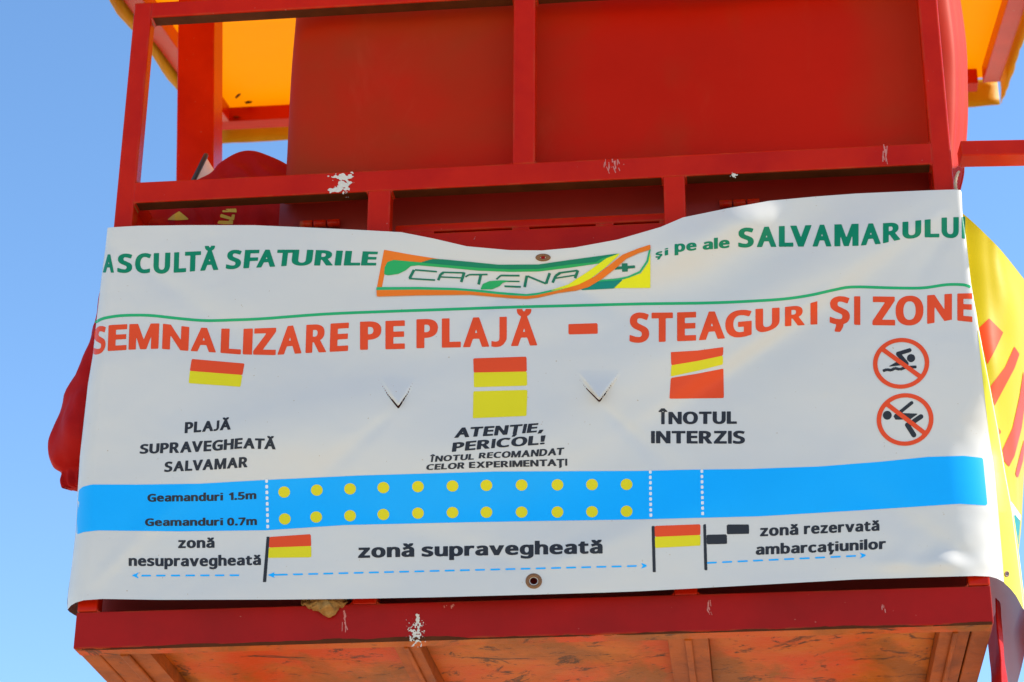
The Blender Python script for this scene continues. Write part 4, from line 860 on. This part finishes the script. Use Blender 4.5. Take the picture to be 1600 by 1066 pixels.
# ------------------------------------------------------------------ jackets, sleeve, megaphone, rag, rope
JK = plain('red_jacket_cloth', (.42, .006, .004), .6, .1, 8, .1, (.12, (.7, .02, .01)), .45, 22)
YP = plain('yellow_jacket_patch', (.62, .38, .02), .6)
jk = empty('draped_jacket', U(330, 330, .2), 'red lifeguard jacket with yellow lettering draped behind the middle rail', 'jacket')
top_ = [(196, 331), (212, 332), (228, 335), (240, 338.5), (252, 336), (270, 327), (300, 300), (330, 284), (345, 268), (372, 252.5), (395, 249.5), (420, 257), (449, 271), (468, 290)]
rows = []
for f_, Yo, yy in ((0, .22, 0), (0, .17, 6), (.25, .15, 0), (.55, .15, 0), (1, .16, 0)):
    rows.append([U(x, y*(1-f_)+f_*430+yy, Yo+.03*(k % 2)*f_) for k, (x, y) in enumerate(top_)])
back = [U(x, y+2, .22)+Vector((0, .15, -.25)) for x, y in top_]
def jd(v, u, w):
    a = .030*noise.noise(Vector((v.x*9, v.z*7+v.x*6, 4)))+.03*abs(noise.noise(Vector((v.x*13+v.z*8, v.z*5, 11))))+.008*noise.noise(Vector((v.x*30, v.z*22, 1)))
    return (0, a*min(1, max(0, w-.28)*4), 0)
jo = loft('jacket_body', [back]+rows, 110, 60, JK, jk, jd, .003)
bpy.context.view_layer.update()
PJ = plotter(jo, .15)
TJ = Tc(190, 220, 5.926)
for pts in ([(425, 735), (480, 690), (535, 655), (585, 695), (628, 732), (520, 740)], [(120, 735), (135, 690), (165, 683), (140, 705), (130, 735)]): poly(pts, YP, 'yellow_patch', 1.2, 1, T=TJ, plot=PJ, parent=jk)
for pts in ([(960, 634), (1060, 630), (1064, 666), (1000, 662), (932, 664), (935, 645), (985, 650)], [(915, 690), (925, 680), (1015, 710), (1022, 685), (1048, 687), (1040, 736), (1010, 735), (913, 708)],
            [(903, 742), (990, 745), (997, 735), (1030, 740), (1028, 775), (960, 776), (890, 768), (893, 755)]): poly(pts, YP, 'lettering', 1.0, 1, T=TJ, plot=PJ, parent=jk)
sl_o = empty('hanging_sleeve', U(120, 700, .22), 'empty red jacket sleeve with gathered cuff hanging outside the left corner', 'jacket')
P_ = Vector((1, 0, 0)); Q_ = Vector((0, 1, 0))
spec = [(222, 330, 16), (215, 370, 24), (203, 410, 34), (193, 449, 41), (188, 501, 50), (182, 545, 56), (165, 591, 59), (152, 640, 70), (141, 681, 76), (136, 708, 70), (129, 726, 54), (120, 737, 27), (118, 745, 23), (120, 754, 25), (122, 762, 23), (123, 765, 12)]
SP = cmr(np.array(spec, float), 90); pxm = 1/735.
rs = []
for k, (x, y, r) in enumerate(SP):
    c = U(x, y, .22); s = r*pxm
    rs.append((c, s, s*.8, P_, Q_))
def sd_(v, a, w):
    k = .012*noise.noise(Vector((v.x*9, v.y*14, v.z*6)))-.012*abs(noise.noise(Vector((v.x*10+v.z*9, v.y*8, v.z*4+3))))+.004+.004*noise.noise(Vector((v.x*30, v.y*30, v.z*14)))
    k -= .005*max(0, .35-abs(noise.noise(Vector((v.x*6+v.z*5, v.y*5, v.z*7-v.x*4+6)))*3))
    k += .009*max(0, w-.72)*3*math.sin(a*2*math.pi*9+w*5) if w < .97 else 0
    return (k, k, 0)
rings('sleeve', rs, 96, JK, sl_o, sd_)
# megaphone
meg = empty('megaphone', U(320, 275, .45), 'white horn of a megaphone with a black rim poking above the middle rail', 'megaphone')
WH = plain('white_plastic', (.72, .70, .68), .4, .05); BK = plain('black_rubber', (.02, .02, .022), .6)
mp = 1/655.
c0 = U(303, 278, .45); vr = Vector(ray(303, 278)).normalized(); ax = (U(341, 297, .45)-c0); axn = (ax-vr*ax.dot(vr)).normalized(); pq = axn.cross(vr).normalized(); pq = pq if pq.z > 0 else -pq; qq = axn.cross(pq)
def RR(lst): return [(c0+axn*(d*mp), r*mp, r*mp, pq, qq) for d, r in lst]
rings('horn', RR([(2, 43), (6, 40), (14, 35), (26, 28), (38, 22), (52, 17), (70, 15), (95, 15)]), 40, WH, meg)
rings('rim', RR([(-2, 42), (-3, 46), (0, 48.5), (3, 48.5), (5, 46), (5.5, 43)]), 48, BK, meg)
rings('mouthpiece', RR([(95, 13), (97, 18), (125, 18), (128, 14)]), 30, BK, meg)
# crumpled rag under the banner edge
RAGM = plain('brown_rag_cloth', (.33, .17, .05), .8, .6, 60, .1, 0, 1.0, 90)
rag = tag(loft('crumpled_rag', [[U(470, 936, .015), U(490, 934, -.005), (U(510, 934, -.012)), U(530, 934, -.005), U(543, 937, .015)],
                            [U(473, 944, .0), U(492, 945, -.020), U(510, 946, -.030), U(528, 946, -.016), U(541, 943, 0)],
                            [U(480, 948, .0), U(496, 952, -.016), U(510, 955, -.022), U(525, 953, -.012), U(538, 947, 0)],
                            [U(490, 951, .0), U(502, 958, -.004), U(516, 963, -.006), U(527, 957, -.003), U(535, 950, 0)]], 44, 34, RAGM, None,
          lambda v, u, w: (.006*noise.noise(Vector((v.x*110, v.z*80, 2))), .016*abs(noise.noise(Vector((v.x*60+v.z*40, v.z*70, 5))))-.004, .009*noise.noise(Vector((v.x*90, v.z*60, 8)))), .002),
          'crumpled tan rag stuck on the floor beam under the white banner', 'rag')
# frayed cord at the right top corner of the banner
RP = plain('frayed_cord', (.45, .32, .22), .8, .3, 90)
cord = []
for k in range(26):
    t = k/25; c = U(1498-4*math.sin(t*3)-2*t, 268+34*t, -.006-.006*math.sin(t*3.1)); cord.append((c, .0035, .0035, Vector((1, 0, 0)), Vector((0, 1, 0))))
tag(rings('tie_cord', cord, 10, RP, None, lambda v, a, w: (.0012*math.sin(a*12.56+w*40), .0012*math.cos(a*12.56+w*40), 0)), 'short frayed cord tying the banner corner to the right post', 'cord')
# dark red cloth hanging at the right side below the floor
drc = tag(loft('hanging_cloth', [[U(1556, 935, .16), U(1560, 940, .25), U(1556, 955, .4), U(1545, 990, .6)],
                             [U(1560, 1000, .16), U(1566, 1000, .25), U(1560, 1020, .4), U(1548, 1060, .6)],
                             [U(1566, 1080, .16), U(1573, 1090, .25), U(1566, 1110, .4), U(1550, 1150, .6)]], 24, 24, JK, None,
           lambda v, u, w: (.006*noise.noise(v*12), 0, 0), .003), 'dark red cloth hanging beside the right end of the platform', 'cloth')
# ---- peeled white spots on the rails (bare primer)
CHIP = plain('peeled_primer', (.62, .58, .50), .7, .3, 160)
FLAT = lambda px, py, off=0: U(px, py, -.0006-off)
FLR = lambda px, py, off=0: U(px, py, .0003-off)
def blob(cx, cy, rx, ry, amp, sc__, seed, thr=0, parent=tower, nm='peeled_spot', pf=FLR, h=.8):
    def fn(P):
        x = (P[:, 0]-cx)/rx; y = (P[:, 1]-cy)/ry; b = np.hypot(x, y)-1
        n = np.array([noise.fractal(Vector((a/sc__, c/sc__, seed)), 1.0, 2.0, 4) for a, c in P])
        return b+amp*n+thr
    v, f = march(fn, cx-rx*1.7, cx+rx*1.7, cy-ry*1.7, cy+ry*1.7, h)
    if len(v): mesh(nm, [pf(a, b) for a, b in v], f, CHIP, parent)
def one(cx, cy, s_):
    def fn(P):
        d = np.minimum(np.minimum(np.hypot((P[:, 0]-534)/15, (P[:, 1]-276)/5.5)-1, np.hypot((P[:, 0]-537)/9, (P[:, 1]-287)/13)-1), np.hypot((P[:, 0]-527)/12, (P[:, 1]-297)/4)-1)
        return d+.9*np.array([noise.fractal(Vector((a/8, c/5, 3.3)), 1.0, 2.0, 4) for a, c in P])
    v, f = march(fn, 508, 560, 262, 308, .8); mesh('peeled_spot', [FLR(a, b_) for a, b_ in v], f, CHIP, tower)
one(0, 0, 0)
SCR = plain('scratched_paint', (.52, .16, .13), .6, .4, 200)
def scratch(cx, cy, n, w, hh, seed):
    rg = random.Random(seed); L_ = []
    for k in range(n):
        x = cx+rg.uniform(-w, w); y = cy+rg.uniform(-hh, hh*.4); l = rg.uniform(2, hh); L_.append(([(x, y), (x+l*rg.uniform(-.1, .45), y+l)], rg.uniform(.7, 1.8)))
    v, f = march(lambda P: np.min([sd_line(P, p_, w_) for p_, w_ in L_], 0)+.5*np.array([noise.noise(Vector((a*.9, c*.9, seed))) for a, c in P]), cx-w-4, cx+w+8, cy-hh-3, cy+hh*1.5+3, .7)
    if len(v): mesh('scratched_spot', [FLR(a, b_) for a, b_ in v], f, SCR, tower)
scratch(955, 260, 16, 12, 11, 5); scratch(1383, 240, 14, 4, 14, 8)
blob(1146, 273, 4, 3, 1.6, 4, 2); blob(655, 968, 4.5, 9, 1.6, 6, 4, .2, pf=FLAT); blob(650, 989, 9, 13, 2.6, 4, 14, .35, pf=lambda px, py, off=0: U(px, py, -.0009))
for (x, y, n_, w_, h_) in ((538, 970, 10, 3, 16), (1108, 952, 9, 3, 14), (1380, 950, 5, 3, 6), (700, 947, 6, 9, 3)):
    FLR_, FLR = FLR, FLAT
    scratch(x, y, n_, w_, h_, x*.1); FLR = FLR_

# rusty dirt line along the bottom edge of the floor beam
def fn_edge(P):
    n = np.array([noise.fractal(Vector((a/55, c/9, 2.2)), 1.0, 2.0, 5) for a, c in P])
    e = P[:, 1]-(1017.6-(P[:, 0]-114)*.0285)
    wv = np.interp(P[:, 0], [114, 180, 260, 560, 700, 760, 900, 1300, 1450, 1553], [1, 1.5, 4, 6, 5, 1, 1, 3, 2, 4])
    return np.maximum(np.abs(e+wv*.5)-wv*.5-1.2-n*2.4, e+.4)
v, f = march(fn_edge, 118, 1550, 966, 1016, 1.6)
mesh('rusted_edge', [U(a, c, -.0005) for a, c in v], f, DARK_BROWN, tower)

PR = plotter([o for o in tower.children if o.name.startswith('roof_sheet')][0], 2.0)
for pts in ([(367, 152), (371, 147), (377, 145), (375, 149), (369, 154)], [(382, 159), (388, 157), (395, 158), (392, 161), (384, 162)], [(352, 164), (357, 170), (366, 178), (375, 180), (372, 184), (362, 181), (352, 172)]):
    poly(pts, DARK_BROWN, 'dirt_mark', 1.0, 1, plot=PR, parent=tower)

# weld fillets in the inner corners of the front frame
def fillet(x, z, sx, sz, r=.009):
    pts = [(x, z)]+[(x+sx*r*(1-math.sin(t*math.pi/8)), z+sz*r*(1-math.cos(t*math.pi/8))) for t in range(5)]
    n = len(pts); vs = [(a, .0012, c) for a, c in pts]+[(a, .040, c) for a, c in pts]
    mesh('weld', vs, [tuple(range(n)), tuple(range(2*n-1, n-1, -1))]+[(i, (i+1) % n, n+(i+1) % n, n+i) for i in range(n)], RED, tower)
p1, p2, p3, p4, p5, p6 = X(549, 960), X(588, 960), X(1054, 955), X(1091, 955), X(801, 200), X(836, 200)
for x0, x1 in ((xl+.046, p1), (p2, p3), (p4, xr-.046)):
    fillet(x0, zm0, 1, -1); fillet(x1, zm0, -1, -1); fillet(x0, zb1, 1, 1); fillet(x1, zb1, -1, 1)
for x0, x1 in ((xl+.046, p5), (p6, xr-.046)):
    fillet(x0, zm1, 1, 1, .007); fillet(x1, zm1, -1, 1, .007); fillet(x0, zt0, 1, -1); fillet(x1, zt0, -1, -1)
